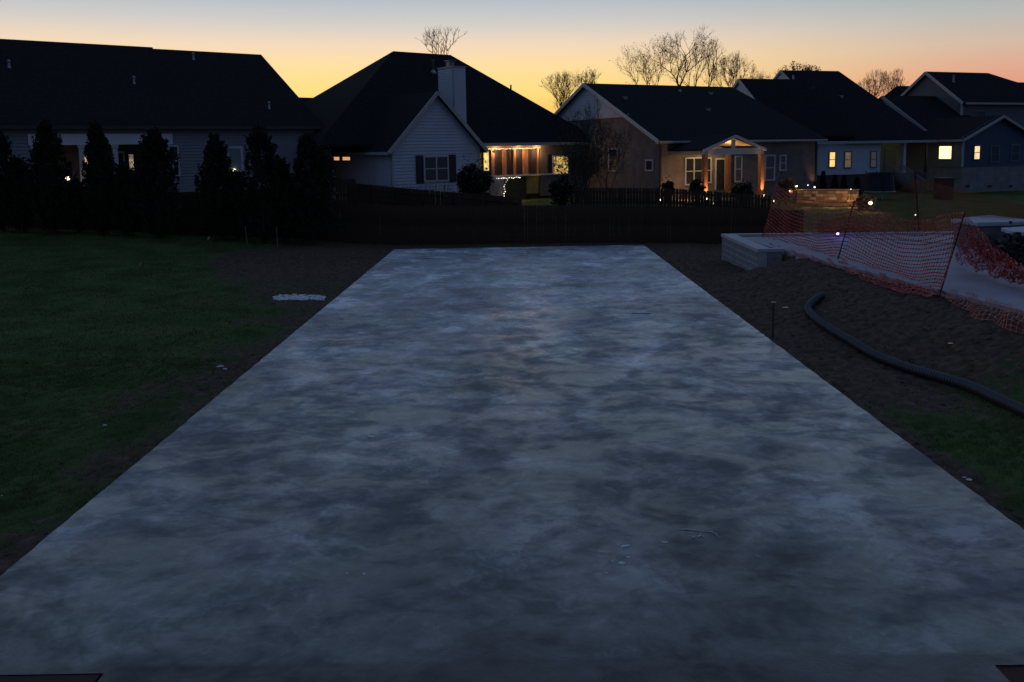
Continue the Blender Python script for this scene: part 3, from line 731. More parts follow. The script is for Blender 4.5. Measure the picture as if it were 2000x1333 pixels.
# ---- house 3: brick house with porch gable
F3 = Frame(1287, 52, 27)
h3 = F3.root('house', label='brick house with dark hip roof and an uplit wooden gabled porch in the middle', cat='house')
ze3 = F3.front(1440, 273, -.35)[1]; uR3 = F3.front(1596, 272)[0]; zb3 = .2
vap, zr3 = F3.side(1140, 163, -.3)
ur3 = F3.front(1430, 170, vap)[0]
print('h3', ze3, uR3, vap, zr3, ur3)
mb = MB(); gable_roof_u(mb, -.3, uR3 + .5, -.4, 2 * vap + .4, ze3, zr3, 0, uR3 + .5 - ur3); mb.build('roof', SHINGLE(), h3)
RP3 = [(0, -.4, ze3), (8, -.4, ze3), (8, vap, zr3)]
BRK = brick_mat('grey_pink_brick', (.25, .215, .20), (.19, .165, .155), (.30, .29, .28))
ztri = F3.side(1215, 226, 0)[1]
slp = (zr3 - ze3) / (vap + .4)
def vat(z): return (z - ze3) / slp - .4
mb = MB(); wall(mb, PF(0), [(0, zb3), (uR3, zb3), (uR3, ze3), (0, ze3)])
wall(mb, PS(0), [(.16, zb3), (2 * vap - .1, zb3), (2 * vap - .1, ze3), (2 * vap - vat(ztri) - .1, ztri), (vat(ztri) + .1, ztri), (.16, ze3)])
wall(mb, lambda q, z, o: (uR3 + o, q, z), [(.16, zb3), (2 * vap, zb3), (2 * vap, ze3), (.16, ze3)])
mb.build('wall', BRK, h3)
mb = MB(); wall(mb, PS(-.03), [(vat(ztri) + .1, ztri + .01), (2 * vap - vat(ztri) - .1, ztri + .01), (vap, zr3 - .15)], .18)
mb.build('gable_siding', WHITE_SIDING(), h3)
mb = MB(); rake(mb, (-.34, -.4, ze3 - .10), (-.34, vap, zr3 - .10), .05, .24); rake(mb, (-.34, 2 * vap + .4, ze3 - .10), (-.34, vap, zr3 - .10), .05, .24)
mb.box(-.10, -.03, vat(ztri), 2 * vap - vat(ztri), ztri - .12, ztri + .06)
mb.box(-.3, uR3 + .5, -.50, -.41, ze3 - .15, ze3 - .04); mb.box(-.3, uR3 + .3, -.40, -.005, ze3 - .20, ze3 - .17)
mb.build('trim', TRIM(), h3)
for px in (1290, 1594):
    u = F3.front(px, 300, -.06)[0]; mb = MB(); mb.box(u - .05, u + .05, -.12, -.02, zb3, ze3 - .25); mb.build('downspout', DARKM(), h3)
fF = F3.front
w1(PF(0), fF, 1337, 1371, 308, 361, h3, nx_=2, label='double window on the warm lit wall left of the porch')
w1(PF(0), fF, 1377, 1388, 308, 358, h3, label='narrow window behind the left porch post')
w1(PF(0), fF, 1434, 1448, 305, 356, h3, pane=mat('lit_pane_grey', (.12, .12, .14), .5, .2, 1), label='window inside the porch')
w1(PF(0), fF, 1493, 1512, 303, 353, h3, pane=mat('lit_pane_grey', (.12,) * 3), label='tall window right of the porch')
w1(PF(0), fF, 1522, 1534, 303, 334, h3, pane=mat('lit_pane_grey', (.12,) * 3), label='short window at the right')
w1(PS(0), F3.side, 1262, 1277, 312, 335, h3, nz_=1, label='small window in the gable wall')
w1(PS(0), F3.side, 1190, 1208, 290, 336, h3, label='dark window behind the young trees')
s0, z1 = fF(1396, 309); s1, z0 = fF(1417, 370)
mb = MB(); P = PF(0); wbox(mb, P, s0, s0 + .1, z0, z1, .005, .08); wbox(mb, P, s1 - .14, s1, z0, z1, .005, .08); wbox(mb, P, s0 + .1, s1 - .14, z1 - .12, z1, .005, .08)
dr = mb.build('door', TRIM(), h3); mb = MB(); wbox(mb, P, s0 + .1, s1 - .14, z0, z1 - .12, .006, .04); mb.build('pane', GLASS(), dr)
# porch: front plane at v = -pd
pd = 3.2
uf0 = F3.front(1377, 300, -pd)[0]; uf1 = F3.front(1487, 300, -pd)[0]; zbt = F3.front(1435, 290, -pd)[1]; zbb = F3.front(1435, 302, -pd)[1]
ua_, zap = F3.front(1437, 263, -pd - .2)
ul = F3.front(1373, 293, -pd - .2)[0]; ur_ = F3.front(1496, 291, -pd - .2)[0]; zpe = F3.front(1435, 291, -pd - .2)[1]
print('porch', uf0, uf1, zbt, zbb, ua_, zap, zpe)
mb = MB(); gable_roof_v(mb, ul, ur_, -pd - .2, 2.2, zpe, zap, .10, ua_); mb.build('porch_roof', SHINGLE(), h3)
mb = MB()
rake(mb, (ul, -pd - .22, zpe - .10), (ua_, -pd - .22, zap - .10), .06, .16); rake(mb, (ur_, -pd - .22, zpe - .10), (ua_, -pd - .22, zap - .10), .06, .16)
mb.box(uf0 - .12, uf1 + .12, -pd - .10, -pd + .10, zbb, zbt)
mb.box(ua_ - .11, ua_ + .11, -pd - .06, -pd + .06, zbt + .001, zap - .3)
mb.box(uf0 - .10, uf0 + .08, -pd + .11, -.01, zbb + .02, zbt - .01); mb.box(uf1 - .08, uf1 + .10, -pd + .11, -.01, zbb + .02, zbt - .01)
mb.build('porch_beam', TRIM(), h3)
CED = mat('cedar_column', (.30, .13, .06), .6, .35, 6)
z0p = 1.0
for u, v in ((uf0, -pd), (uf1, -pd), (F3.front(1422, 330, -.35)[0], -.35)):
    mb = MB(); mb.box(u - .13, u + .13, v - .13, v + .13, .55, zbb - .002); mb.box(u - .17, u + .17, v - .17, v + .17, .55, z0p - .1); mb.build('porch_column', CED, h3)
mb = MB(); mb.box(uf0 - .8, uf1 + .8, -pd - .4, -.01, .3, .62); mb.build('patio_step', mat('patio_stone', (.2, .18, .17), .9), h3)
mb = MB(); mb.prism([(ul + .1, -pd + .2, zpe + .0), (ua_, -pd + .2, zap - .16), (ua_, -.05, zap - .16), (ul + .1, -.05, zpe)], .03)
mb.prism([(ua_, -pd + .2, zap - .16), (ur_ - .1, -pd + .2, zpe), (ur_ - .1, -.05, zpe), (ua_, -.05, zap - .16)], .03); mb.build('porch_ceiling', mat('pine_ceiling', (.6, .46, .3), .6, .2, 3), h3)
lamp('porch_lamp', (ua_ + .4, -pd * .5, zbt + .05), (1, .66, .32), 75, h3, .10)
lamp('porch_lamp', (uf0 - .6, -1.9, 1.0), (1, .55, .30), 45, h3, .15); lamp('porch_lamp', (1.0, -1.4, .9), (1, .55, .30), 22, h3, .15)
for u in (uf0, uf1):
    lamp('uplight', (u - .02, -pd - .42, .72), (1, .52, .20), 320, h3, .03, 40, (R(163), 0, 0))
    e_ = MB(); e_.tube([(u - .15, -pd - .45, .45), (u - .15, -pd - .45, .72)], [.06, .07], 8); k = e_.build('uplight_body', DARKM(), h3)
    e_ = MB(); e_.ball((u - .15, -pd - .45, .80), .085, 8, 5, (1, 1, .8)); e_.build('uplight_lens', emat('uplight_lens', (1, .75, .4), 4), k)
u = F3.front(1376, 392, -pd - .5)[0]
lamp('wall_wash', (uR3 - .35, -.45, .9), (1, .55, .28), 22, h3, .03, 70, (R(165), 0, 0))
for px, py in ((1221, 193), (1383, 216), (1388, 184)): boxvent(h3, on_plane(F3, px, py, RP3), .12)
q = on_plane(F3, 1328, 178, RP3); mb = MB(); mb.tube([(q[0], q[1], q[2] - .3), (q[0], q[1], q[2] + .45), (q[0], q[1], q[2] + .47)], [.06, .06, .1], 8); mb.tube([(q[0], q[1], q[2] - .4), (q[0], q[1], q[2] + .1)], [.3, .08], 8); mb.build('flue_pipe', METAL(), h3, True)

# ---- house 4: dark roof, white wall with three windows, recessed porch
F4 = Frame(1600, 66, 17)
h4 = F4.root('house', label='house with a steep black roof, white back wall with one lit window and porch stairs', cat='house')
ze4 = F4.front(1700, 275, -.4)[1]; uR4 = F4.front(1812, 273)[0]; v4 = 9.0
zr4 = F4.front(1590, 138.5, v4)[1]; ul4 = F4.front(1525, 138, v4)[0]; ur4 = F4.front(1638, 139, v4)[0]
print('h4', ze4, uR4, zr4, ul4, ur4)
uL4 = F4.front(1562, 275, -.4)[0]
mb = MB()
A, B, C, D = (ul4, -.4, ze4), (uR4 + .5, -.4, ze4), (uR4 + .5, 18.4, ze4), (ul4, 18.4, ze4); Lr, Rr = (ul4, v4, zr4), (ur4, v4, zr4)
for poly in ([A, B, Rr, Lr], [B, C, Rr], [C, D, Lr, Rr]): mb.prism(poly, .2)
RP4 = [A, B, Rr]
mb.build('roof', SHINGLE(), h4)
# gable face near the ridge left end, and the lower left gable
mb = MB(); zg1 = F4.side(1512, 156, ul4 + .2)[1]
mb.prism([(ul4 + .06, v4 - 4.2, zr4 - .15 - 4.2 * (zr4 - ze4) / (v4 + .4)), (ul4 + .06, v4 + 4.2, zr4 - .15 - 4.2 * (zr4 - ze4) / (v4 + .4)), (ul4 + .06, v4, zr4 - .15)], .1, (1, 0, 0)); 
v5, z5 = F4.side(1443, 154, -12.0); 
uq = F4.front(1443, 154, 6.0); uA, zA = uq
ub, zb_ = F4.front(1516, 212, .5)
print('h4 lower gable', uA, zA, ub, zb_)
mb.prism([(uA + .12, 6.0, zA - .2), (uA + .12, -.2, zA - .2 - 6.2 * .78), (uA + .12, 12.2, zA - .2 - 6.2 * .78)], .1, (1, 0, 0))
mb.build('gable_siding', WHITE_SIDING(), h4)
mb = MB(); zl_ = zA - 6.4 * .78; mb.prism([(uA, -.4, zl_), (ul4 + .4, -.4, zl_), (ul4 + .4, 6, zA), (uA, 6, zA)], .2); mb.prism([(uA, 6, zA), (ul4 + .4, 6, zA), (ul4 + .4, 12.4, zl_), (uA, 12.4, zl_)], .2); mb.build('wing_roof', SHINGLE(), h4)
mb = MB(); rake(mb, (uA - .05, -.4, zl_ - .1), (uA - .05, 6, zA - .1), .06, .26); rake(mb, (uA - .05, 12.4, zl_ - .1), (uA - .05, 6, zA - .1), .06, .26)
zq = 4 * (zr4 - ze4) / (v4 + .4); rake(mb, (ul4 - .05, v4 - 4, zr4 - zq - .08), (ul4 - .05, v4, zr4 - .08), .06, .2); rake(mb, (ul4 - .05, v4 + 4, zr4 - zq - .08), (ul4 - .05, v4, zr4 - .08), .06, .2)
mb.box(uL4, uR4 + .5, -.5, -.41, ze4 - .22, ze4 - .02)
mb.build('trim', mat('grey_trim', (.42,) * 3), h4)
mb = MB(); zfl = F4.front(1660, 341)[1]; uw0 = F4.front(1597, 300)[0]; uw1 = F4.front(1719, 300)[0]
wall(mb, PF(0), [(uw0, zfl), (uw1, zfl), (uw1, ze4), (uw0, ze4)], .17)
wall(mb, lambda q, z, o: (uw1 + o, q, z), [(.16, zfl), (2.6, zfl), (2.6, ze4), (.16, ze4)], .17)
wall(mb, PS(uw0), [(.16, zfl), (12, zfl), (12, ze4), (.16, ze4)], .17)
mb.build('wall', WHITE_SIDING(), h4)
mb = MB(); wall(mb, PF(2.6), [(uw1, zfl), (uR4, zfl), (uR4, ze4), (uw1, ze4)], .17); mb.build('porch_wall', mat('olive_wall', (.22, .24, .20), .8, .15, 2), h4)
mb = MB(); wall(mb, PF(.03), [(uw0, -.4), (uR4, -.4), (uR4, zfl - .005), (uw0, zfl - .005)]); mb.build('foundation', brick_mat('dark_foundation_brick', (.10, .09, .08), (.075, .065, .06), (.14, .13, .12)), h4)
mb = MB(); mb.box(uw1, uR4, .19, 2.6, zfl - .2, zfl - .01); mb.build('porch_floor', mat('deck_boards', (.13, .11, .10), .8, .3, 6), h4)
w1(PF(0), F4.front, 1618, 1631, 296, 328, h4, pane=WARM1(), frame=mat('dull_frame', (.25, .2, .14), .6), label='narrow window lit bright yellow')
w1(PF(0), F4.front, 1648, 1662, 296, 329, h4, pane=WARM2(), frame=mat('dull_frame', (.25,) * 3), label='narrow window dimly lit')
w1(PF(0), F4.front, 1699, 1711, 295, 328, h4, pane=emat('lit_window_faint', (.30, .22, .17), .11, (.2, .15, .13), 4), frame=mat('dull_frame', (.25,) * 3), label='narrow window barely lit')
w1(PF(2.6), lambda a, b_: F4.front(a, b_, 2.6), 1728, 1748, 290, 332, h4, nz_=1, pane=mat('porch_door', (.13, .15, .14), .6), frame=mat('dull_frame', (.25,) * 3), label='door in the recessed porch')
for px, w_ in ((1765, .26), (1808, .14)):
    u = F4.front(px, 300, .2)[0]; mb = MB(); mb.box(u - w_ / 2, u + w_ / 2, .07, .07 + w_, zfl, ze4 - .15); mb.box(u - w_ * .7, u + w_ * .7, .03, .11 + w_, ze4 - .35, ze4 - .2); mb.box(u - w_ * .7, u + w_ * .7, .03, .11 + w_, zfl, zfl + .2)
    mb.build('porch_column', WHITE_SIDING() if px == 1765 else DARKM(), h4)
us0 = F4.front(1735, 335, -.3)[0]
stp = MB(); nst = 8
ST = mat('stair_wood', (.14, .12, .11), .85, .3, 5)
for k in range(nst):
    mb = MB(); mb.box(us0 + .33 * k, us0 + .33 * k + .36, -1.5, -.1, zfl - .19 * (k + 1) - .05, zfl - .19 * (k + 1)); mb.build('stair_tread', ST, h4)
for v in (-1.55, -.08):
    mb = MB(); mb.bar((us0, v, zfl - .35), (us0 + .33 * nst, v, zfl - .19 * nst - .3), .05, .25); mb.build('stringer', ST, h4)
    mb = MB(); mb.bar((us0, v, zfl + .85), (us0 + .33 * nst, v, zfl - .19 * nst + .9), .06, .08)
    for k in range(0, nst * 3):
        u = us0 + .11 * k; z = zfl - .19 * k / 3; mb.box(u - .015, u + .015, v - .015, v + .015, z - .2, z + .86)
    mb.build('stair_railing', mat('stair_rail', (.28, .27, .26), .7), h4)
mb = MB(); 
for k in range(16):
    u = uw1 + .1 + k * .17
    if u < us0: mb.box(u - .015, u + .015, .2, .23, zfl, zfl + .9)
mb.box(uw1, us0, .18, .25, zfl + .9, zfl + .96); mb.build('porch_railing', mat('stair_rail', (.28,) * 3), h4)
lamp('porch_lamp', (F4.front(1750, 300, 1.2)[0], 1.2, ze4 - .4), (.75, .95, .65), 2.2, h4, .1)
for px, py, h in ((1549, 170, 1.0), (1586, 190, .8)):
    q = on_plane(F4, px, py, RP4); mb = MB(); mb.tube([(q[0], q[1], q[2] - .4), (q[0], q[1], q[2] + h)], [.09, .08], 8); mb.tube([(q[0], q[1], q[2] - .4), (q[0], q[1], q[2] + .15)], [.3, .1], 8); mb.build('flue_pipe', METAL(), h4, True)
for px, py in ((1518, 165), (1569, 208), (1585, 218), (1643, 190)): boxvent(h4, on_plane(F4, px, py, RP4), .12)

# ---- house 5: two storey grey house with the navy gabled wing
F5 = Frame(1881, 68, 21)
h5 = F5.root('house', label='grey and navy house on white foundation with one bright square window at far right', cat='house')
zf5 = F5.front(1930, 325)[1]; z05 = F5.front(1930, 368)[1] - .3; uR5 = F5.front(1994, 300)[0]
um5, za5 = F5.front(1953, 226); ze5 = F5.front(1881, 268)[1]
print('h5', zf5, z05, uR5, um5, za5, ze5)
uR5 = max(uR5, 2 * um5 - .1)
mb = MB(); P = PF(0); wall(mb, P, [(0, zf5), (uR5, zf5), (uR5, ze5), (um5, za5), (0, ze5)], .18); mb.build('wall', BLUE_SIDING(), h5)
mb = MB(); wall(mb, PS(0), [(.16, zf5), (11, zf5), (11, ze5), (.16, ze5)], .18); mb.build('wall', mat('grey_green_wall', (.17, .19, .17), .7, .15, 2), h5)
mb = MB(); wall(mb, PF(.02), [(0, z05), (uR5, z05), (uR5, zf5 - .005), (0, zf5 - .005)]); wall(mb, PS(.02), [(.19, z05), (11, z05), (11, zf5 - .005), (.19, zf5 - .005)])
mb.build('foundation', brick_mat('white_painted_brick', (.34, .35, .36), (.30, .31, .32), (.26, .26, .27)), h5)
mb = MB(); mb.box(-.08, .08, -.07, .07, zf5, ze5); mb.box(uR5 - .08, uR5 + .06, -.07, .05, zf5, ze5)
s5 = (za5 - ze5) / um5; zo = ze5 - .4 * s5
rake(mb, (-.4, -.42, zo - .1), (um5, -.42, za5 - .1), .06, .2); rake(mb, (uR5 + .4, -.42, zo - .1), (um5, -.42, za5 - .1), .06, .2)
mb.box(-.5, -.4, -.4, 9, zo - .2, zo - .02)
mb.build('trim', mat('grey_trim', (.42,) * 3), h5)
mb = MB(); gable_roof_v(mb, -.4, uR5 + .4, -.4, 10, zo, za5, .18, um5); mb.build('wing_roof', SHINGLE2(), h5)
w1(PF(0), F5.front, 1901, 1913, 284, 313, h5, pane=emat('lit_win_pale', (1, .78, .42), 1.1, (.8, .55, .25), 3), frame=BLUE_SIDING(), label='narrow lit window in the navy gable')
w1(PF(0), F5.front, 1934, 1950, 284, 318, h5, frame=mat('navy_trim', (.14, .2, .27), .6), pane=mat('navy_pane', (.03, .055, .085), .3), label='dark window in the middle of the navy gable')
w1(PF(0), F5.front, 1974, 1989, 282, 316, h5, frame=mat('navy_trim', (.14,) * 3), pane=mat('navy_pane', (.03,) * 3), label='dark window at the right of the navy gable')
w1(PS(0), F5.side, 1835, 1860, 285, 312, h5, nz_=1, fw=.06, pane=WARM3(), frame=mat('lit_frame', (.4, .35, .2), .6), label='square window glowing bright pale yellow')
s_, z_ = F5.side(1848, 298, 0); lamp('window_glow', (-.5, s_, z_), (1, .8, .35), 2.0, h5, .3)
for px in (1890, 1933, 1974):
    u, z = F5.front(px, 364); mb = MB(); wbox(mb, PF(0), u - .22, u + .22, z - .10, z + .10, .01, .03); mb.build('crawl_vent', DARKM(), h5)
# main two storey block behind
vb5 = 7.0; um_ = F5.front(1885, 200, vb5)[0]
vA, zA5 = F5.side(1808, 140, um_ - .3); 
zE5 = F5.side(1881, 200, um_ - .3)[1]; vE = F5.side(1881, 200, um_ - .3)[0]
urr = F5.front(1930, 143, vA)[0]
print('h5 main', um_, vA, zA5, vE, zE5, urr)
hw = abs(vA - vE); mb = MB()
gable_roof_u(mb, um_ - .3, urr + 8, vA - hw, vA + hw, zE5, zA5, 0, 8); mb.build('roof', SHINGLE(), h5)
mb = MB(); wall(mb, PF(vA - hw + .4), [(um_, 3), (urr + 7.6, 3), (urr + 7.6, zE5), (um_, zE5)], .18)
wall(mb, PS(um_), [(vA - hw + .56, 3), (vA + hw - .4, 3), (vA + hw - .4, zE5), (vA, zA5 - .2), (vA - hw + .56, zE5)], .18)
mb.build('wall', mat('dusk_siding', (.12, .14, .155), .7, .12, 1.2), h5)
mb = MB(); rake(mb, (um_ - .34, vA - hw, zE5 - .12), (um_ - .34, vA, zA5 - .12), .06, .26); rake(mb, (um_ - .34, vA + hw, zE5 - .12), (um_ - .34, vA, zA5 - .12), .06, .26)
mb.box(um_ - .15, um_ + .05, vA - hw + .25, vA - hw + .39, zE5 - 1.2, zE5 - .05)
mb.box(um_, urr + 7.6, vA - hw - .08, vA - hw - .01, zE5 - .2, zE5 - .02)
mb.build('trim', mat('grey_trim', (.42,) * 3), h5)
RP5 = [(um_, vA - hw, zE5), (um_ + 5, vA - hw, zE5), (um_ + 5, vA, zA5)]
vent(h5, on_plane(F5, 1862, 160, RP5), .5, .08)
w1(PF(vA - hw + .4), lambda a, b_: F5.front(a, b_, vA - hw + .4), 1904, 1924, 216, 232, h5, nz_=1, pane=mat('navy_pane', (.03,) * 3), frame=mat('dusk_trim', (.2, .2, .22), .6), label='small upper window')
# middle linking roof
vL = vA - 1.0
uL0, zL0 = F5.front(1722, 187, vL); uL1, zL1 = F5.front(1812, 190, vL)
mb = MB(); gable_roof_u(mb, uL0, um_ + 1, vL - 6, vL + 6, zL0 - 3.9, zL0); 
uq0, zq0 = F5.front(1752, 168, vA + 8); mb2 = (uq0, zq0)
mb.build('lower_roof', SHINGLE(), h5)
mb = MB(); rake(mb, (uL0 - .05, vL - 6, zL0 - 4.0), (uL0 - .05, vL, zL0 - .1), .07, .28); mb.build('rake_board', mat('grey_trim', (.42,) * 3), h5)
mb = MB(); wall(mb, PS(uL0 + .3), [(vL - 5.6, 1), (vL + 5.6, 1), (vL + 5.6, zL0 - 3.9), (vL, zL0 - .3), (vL - 5.6, zL0 - 3.9)], .18); mb.build('wall', GREY_SIDING(), h5)
mb = MB(); gable_roof_u(mb, uq0 - 1.2, uq0 + 8, vA + 4, vA + 12, zq0 - 3, zq0, 1.2); mb.build('lower_roof', SHINGLE(), h5)

# ---- house 6: sliver at the right edge
F6 = Frame(2006, 92, 21)
h6 = F6.root('house', label='sliver of another dark house cut by the right edge behind the navy one', cat='house')
zr6 = F6.front(2010, 160)[1]
mb = MB(); gable_roof_u(mb, -.6, 12, -1, 13, zr6 - 4.6, zr6 + .5, 0, 0, vr=6); mb.build('roof', SHINGLE(), h6)
mb = MB(); wall(mb, PF(0), [(0, -1), (12, -1), (12, zr6 - 4), (0, zr6 - 4)], .2); wall(mb, PS(0), [(.16, -1), (12, -1), (12, zr6 - 4.2), (6, zr6), (.16, zr6 - 4.2)], .2); mb.build('wall', GREY_SIDING(), h6)
mb = MB(); rake(mb, (-.65, -1, zr6 - 4.7), (-.65, 6, zr6 + .4), .07, .3); mb.build('rake_board', TRIM(), h6)

# ------------------------------------------------------------------ picket fences
def picket_mesh(name, w, h, m):
    mb = MB(); c = w * .14
    mb.prism([(-w / 2, -.01, 0), (w / 2, -.01, 0), (w / 2, -.01, h - c), (w / 2 - c, -.01, h), (-w / 2 + c, -.01, h), (-w / 2, -.01, h - c)], .02, (0, 1, 0))
    return mb.mesh(name, m)
def fence(label, pts, hts, m, step=.15, w=.132, shadow=False, group=None, base=None, zo=-.05):
    """pts: ground polyline (x, y); hts: height at each point"""
    root = empty('wooden_fence', (pts[0][0], pts[0][1], gz(*pts[0])), label=label, cat='fence', group=group)
    O = root.location.copy(); pm = picket_mesh('picket', w, 1.0, m)
    for i in range(len(pts) - 1):
        a = Vector(pts[i]); b_ = Vector(pts[i + 1]); d = b_ - a; Ln = d.length; d.normalize(); nrm = Vector((-d.y, d.x)); ang = math.atan2(d.y, d.x)
        def top(s_):
            g = base[i] + (base[i + 1] - base[i]) * s_ / Ln if base else gz(*(a + d * s_)); return g, hts[i] + (hts[i + 1] - hts[i]) * s_ / Ln
        k = int(Ln / step)
        for j in range(k):
            s_ = (j + .5) * Ln / k; g, h = top(s_); off = (.045 if (j % 2 and shadow) else -.045) if shadow else -.045
            p = a + d * s_ + nrm * off
            o = link('picket', pm, root, Vector((p.x, p.y, g + .04 + zo)) - O); o.scale = (random.uniform(.93, 1.05), 1, h * random.uniform(.994, 1.006)); o.rotation_euler = (random.uniform(-.008, .008), random.uniform(-.01, .01), ang + random.uniform(-.02, .02))
        ns_ = max(1, round(Ln / 2.4))
        for j in range(ns_ + 1):
            s_ = Ln * j / ns_; g, h = top(s_); p = a + d * s_ + nrm * .0
            mb = MB(); mb.box(-.045, .045, -.03, .06, -.3, h * .97); o = mb.build('post', m, root); o.location = Vector((p.x, p.y, g)) - O; o.rotation_euler = (0, 0, ang)
            if j < ns_:
                s2 = Ln * (j + 1) / ns_; g2, h2_ = top(s2); p2 = a + d * s2
                for f_ in (.16, .52, .86):
                    mb = MB(); mb.bar(Vector((p.x, p.y, g + h * f_)) - O, Vector((p2.x, p2.y, g2 + h2_ * f_)) - O, .035, .085); mb.build('rail', m, root)
    return root
fence('long dark wooden privacy fence across the back of the yard behind the slab', [(-25, 36.6), (-9, 35.8), (0, 35.2), (10.6, 34.8), (12.4, 34.8)], [1.75, 1.78, 1.66, 1.52, 1.5], FENCEW(), .135, .134)
fence('dark side yard fence running back from the long fence to the white gabled house', [(0.4, 36.0), (-6.2, 43.6), (-9.6, 48.2)], [1.62, 1.62, 1.6], FENCEW(), .15, .138, base=[.22, .42, .55])
fence('gapped picket fence in front of the brick house with lights showing through', [(3.2, 44.2), (8.6, 44.6), (13.9, 44.0)], [1.7, 1.7, 1.6], FENCEW2(), .165, .142, base=[.15, .02, -.32])
mb = MB(); q = at(672, 346, 41)
fence('short taller section of dark fence beside the rounded shrub', [(q.x - .5, 41.4), (q.x + .45, 41.4)], [1.75, 1.75], FENCEW(), .14, .13, base=[q.z - 1.85] * 2)
# small lights seen through the pickets
for px, py, r in ((1290, 391, .05), (1324, 399, .045), (1376, 384, .07), (1394, 398, .05), (1511, 393, .05)):
    p = at(px, py, 47 if px < 1500 else 44.5); root = empty('garden_light', (p.x, p.y, p.z - .3), label={1290: 'small white garden light low behind the picket fence at the brick corner', 1324: 'tiny garden light low behind the pickets under the double window', 1376: 'tall bright light behind the pickets at the left porch column', 1394: 'small garden light right of the left porch column', 1511: 'tiny white light beside the leaning black stake'}[px], cat='garden light', group='garden lights behind the picket fence')
    mb = MB(); mb.tube([(0, 0, -.5), (0, 0, .24)], .02, 6); mb.build('stem', DARKM(), root)
    mb = MB(); mb.ball((0, 0, .3), r * .6, 8, 6, (1, 1, 2.0)); mb.build('lens', emat('garden_light_lens', (1, .85, .6), 3.2), root)

# ------------------------------------------------------------------ evergreens
EG = mat('evergreen_scales', (.022, .038, .020), .8, .5, 2.5, spec=.15, col2=(.034, .026, .016)); BARK = mat('dark_bark', (.06, .045, .035), .95, .4, 6)
def leaf_cloud(P, size, up=.6, n_tri=1, squash=1.0):
    n_ = len(P); a_ = rng.uniform(0, 2 * np.pi, n_); sz = size * rng.uniform(.5, 1.4, n_)
    dirv = np.stack([np.cos(a_), np.sin(a_), rng.normal(up, .5, n_)], 1); dirv /= np.linalg.norm(dirv, axis=1)[:, None]
    sd = np.cross(dirv, rng.normal(0, 1, (n_, 3))); sd /= np.linalg.norm(sd, axis=1)[:, None] + 1e-9
    v = np.empty((n_, 4, 3)); w_ = sz[:, None] * .34 * squash
    v[:, 0] = P; v[:, 1] = P + dirv * sz[:, None] * .5 + sd * w_; v[:, 2] = P + dirv * sz[:, None]; v[:, 3] = P + dirv * sz[:, None] * .5 - sd * w_
    return v.reshape(-1, 3)
def evergreen(label, px, Y, ytop, w, yb=None, n_=15000, lean=0, tips=((0, 1.0),)):
    x = at(px, 300, Y).x; z0 = gz(x, Y); H = at(px, ytop, Y).z - z0; Wd = w * Y / FPX / 2
    root = empty('evergreen_tree', (x, Y, z0), label=label, cat='evergreen tree', group='evergreens along the back fence')
    mb = MB(); mb.tube([(0, 0, -.1), (lean * .3, 0, H * .5), (lean, 0, H * .9)], [.07, .05, .012], 7)
    for k in range(26):
        z = H * (.12 + .8 * k / 26); a_ = k * 2.4; r = Wd * .75 * (1 - (z / H) ** 2.2)
        mb.tube([(0, 0, z), (math.cos(a_) * r, math.sin(a_) * r, z + r * .9)], [.014, .004], 4, False)
    mb.build('trunk', BARK, root)
    pts = []
    # foliage held in upright sprays spread through the whole volume
    ns_ = 420; per = n_ // ns_
    for k in range(ns_):
        t = rng.uniform(0, 1) ** .8; prof = min(1.0, (t / .12) ** .7) * (1 - t ** 2.6) ** .75 + .03
        a_ = rng.uniform(0, 2 * np.pi); rr = math.sqrt(rng.uniform(.12, 1)) * Wd * prof * (1 + .16 * math.sin(3 * a_ + 9 * t) + rng.normal(0, .13))
        c = np.array([rr * math.cos(a_) + lean * t, rr * math.sin(a_), t * H * .97])
        hl = rng.uniform(.22, .75) * (1 - .4 * t)
        s_ = rng.uniform(0, 1, per); out = np.array([math.cos(a_), math.sin(a_), 0]) * .22
        pts.append(c + s_[:, None] * (np.array([0, 0, hl]) + out * hl) + rng.normal(0, .045, (per, 3)) * (1.3 - s_[:, None]))
    for dx, f in tips:
        s_ = rng.uniform(0, 1, 160); pts.append(np.stack([dx + lean + rng.normal(0, .05, 160) * (1.1 - s_), rng.normal(0, .05, 160), H * f * (.9 + .11 * s_)], 1))
    V_ = leaf_cloud(np.concatenate(pts), .095, 1.1)
    link('crown', np_mesh('crown', V_, np.arange(len(V_)).reshape(-1, 4), EG), root)
    return root
evergreen('evergreen cut off by the left edge of the photo', -6, 34.4, 262, 74)
evergreen('broad evergreen in front of the left end of the white porch beam', 92, 34.2, 246, 78)
evergreen('evergreen hiding the middle of the recessed porch with a lamp beside it', 190, 34.4, 248, 54, tips=((0, 1), (.25, .93)))
evergreen('evergreen at the right end of the white porch beam with a lower side crown', 302, 34.1, 260, 88, tips=((-.1, 1), (.45, .9)))
evergreen('slim low evergreen at the left of the white framed window', 420, 34.3, 272, 68)
evergreen('tallest full evergreen right of the white framed window', 508, 34.0, 256, 88)
evergreen('narrow small evergreen squeezed beside the tallest evergreen', 550, 34.3, 322, 46, n_=8000)
evergreen('last evergreen of the row beside the rounded shrub', 604, 34.2, 270, 84)
evergreen('short evergreen filling the gap left of the double tipped one', 240, 34.6, 330, 60, n_=8000)
evergreen('short evergreen low between the slim and the tallest evergreen', 455, 34.6, 348, 56, n_=7000)
evergreen('short evergreen low at the far left between two broad ones', 34, 34.5, 318, 60, n_=8000)
evergreen('short evergreen low between the broad one and the porch lamp', 142, 34.7, 366, 56, n_=7000)
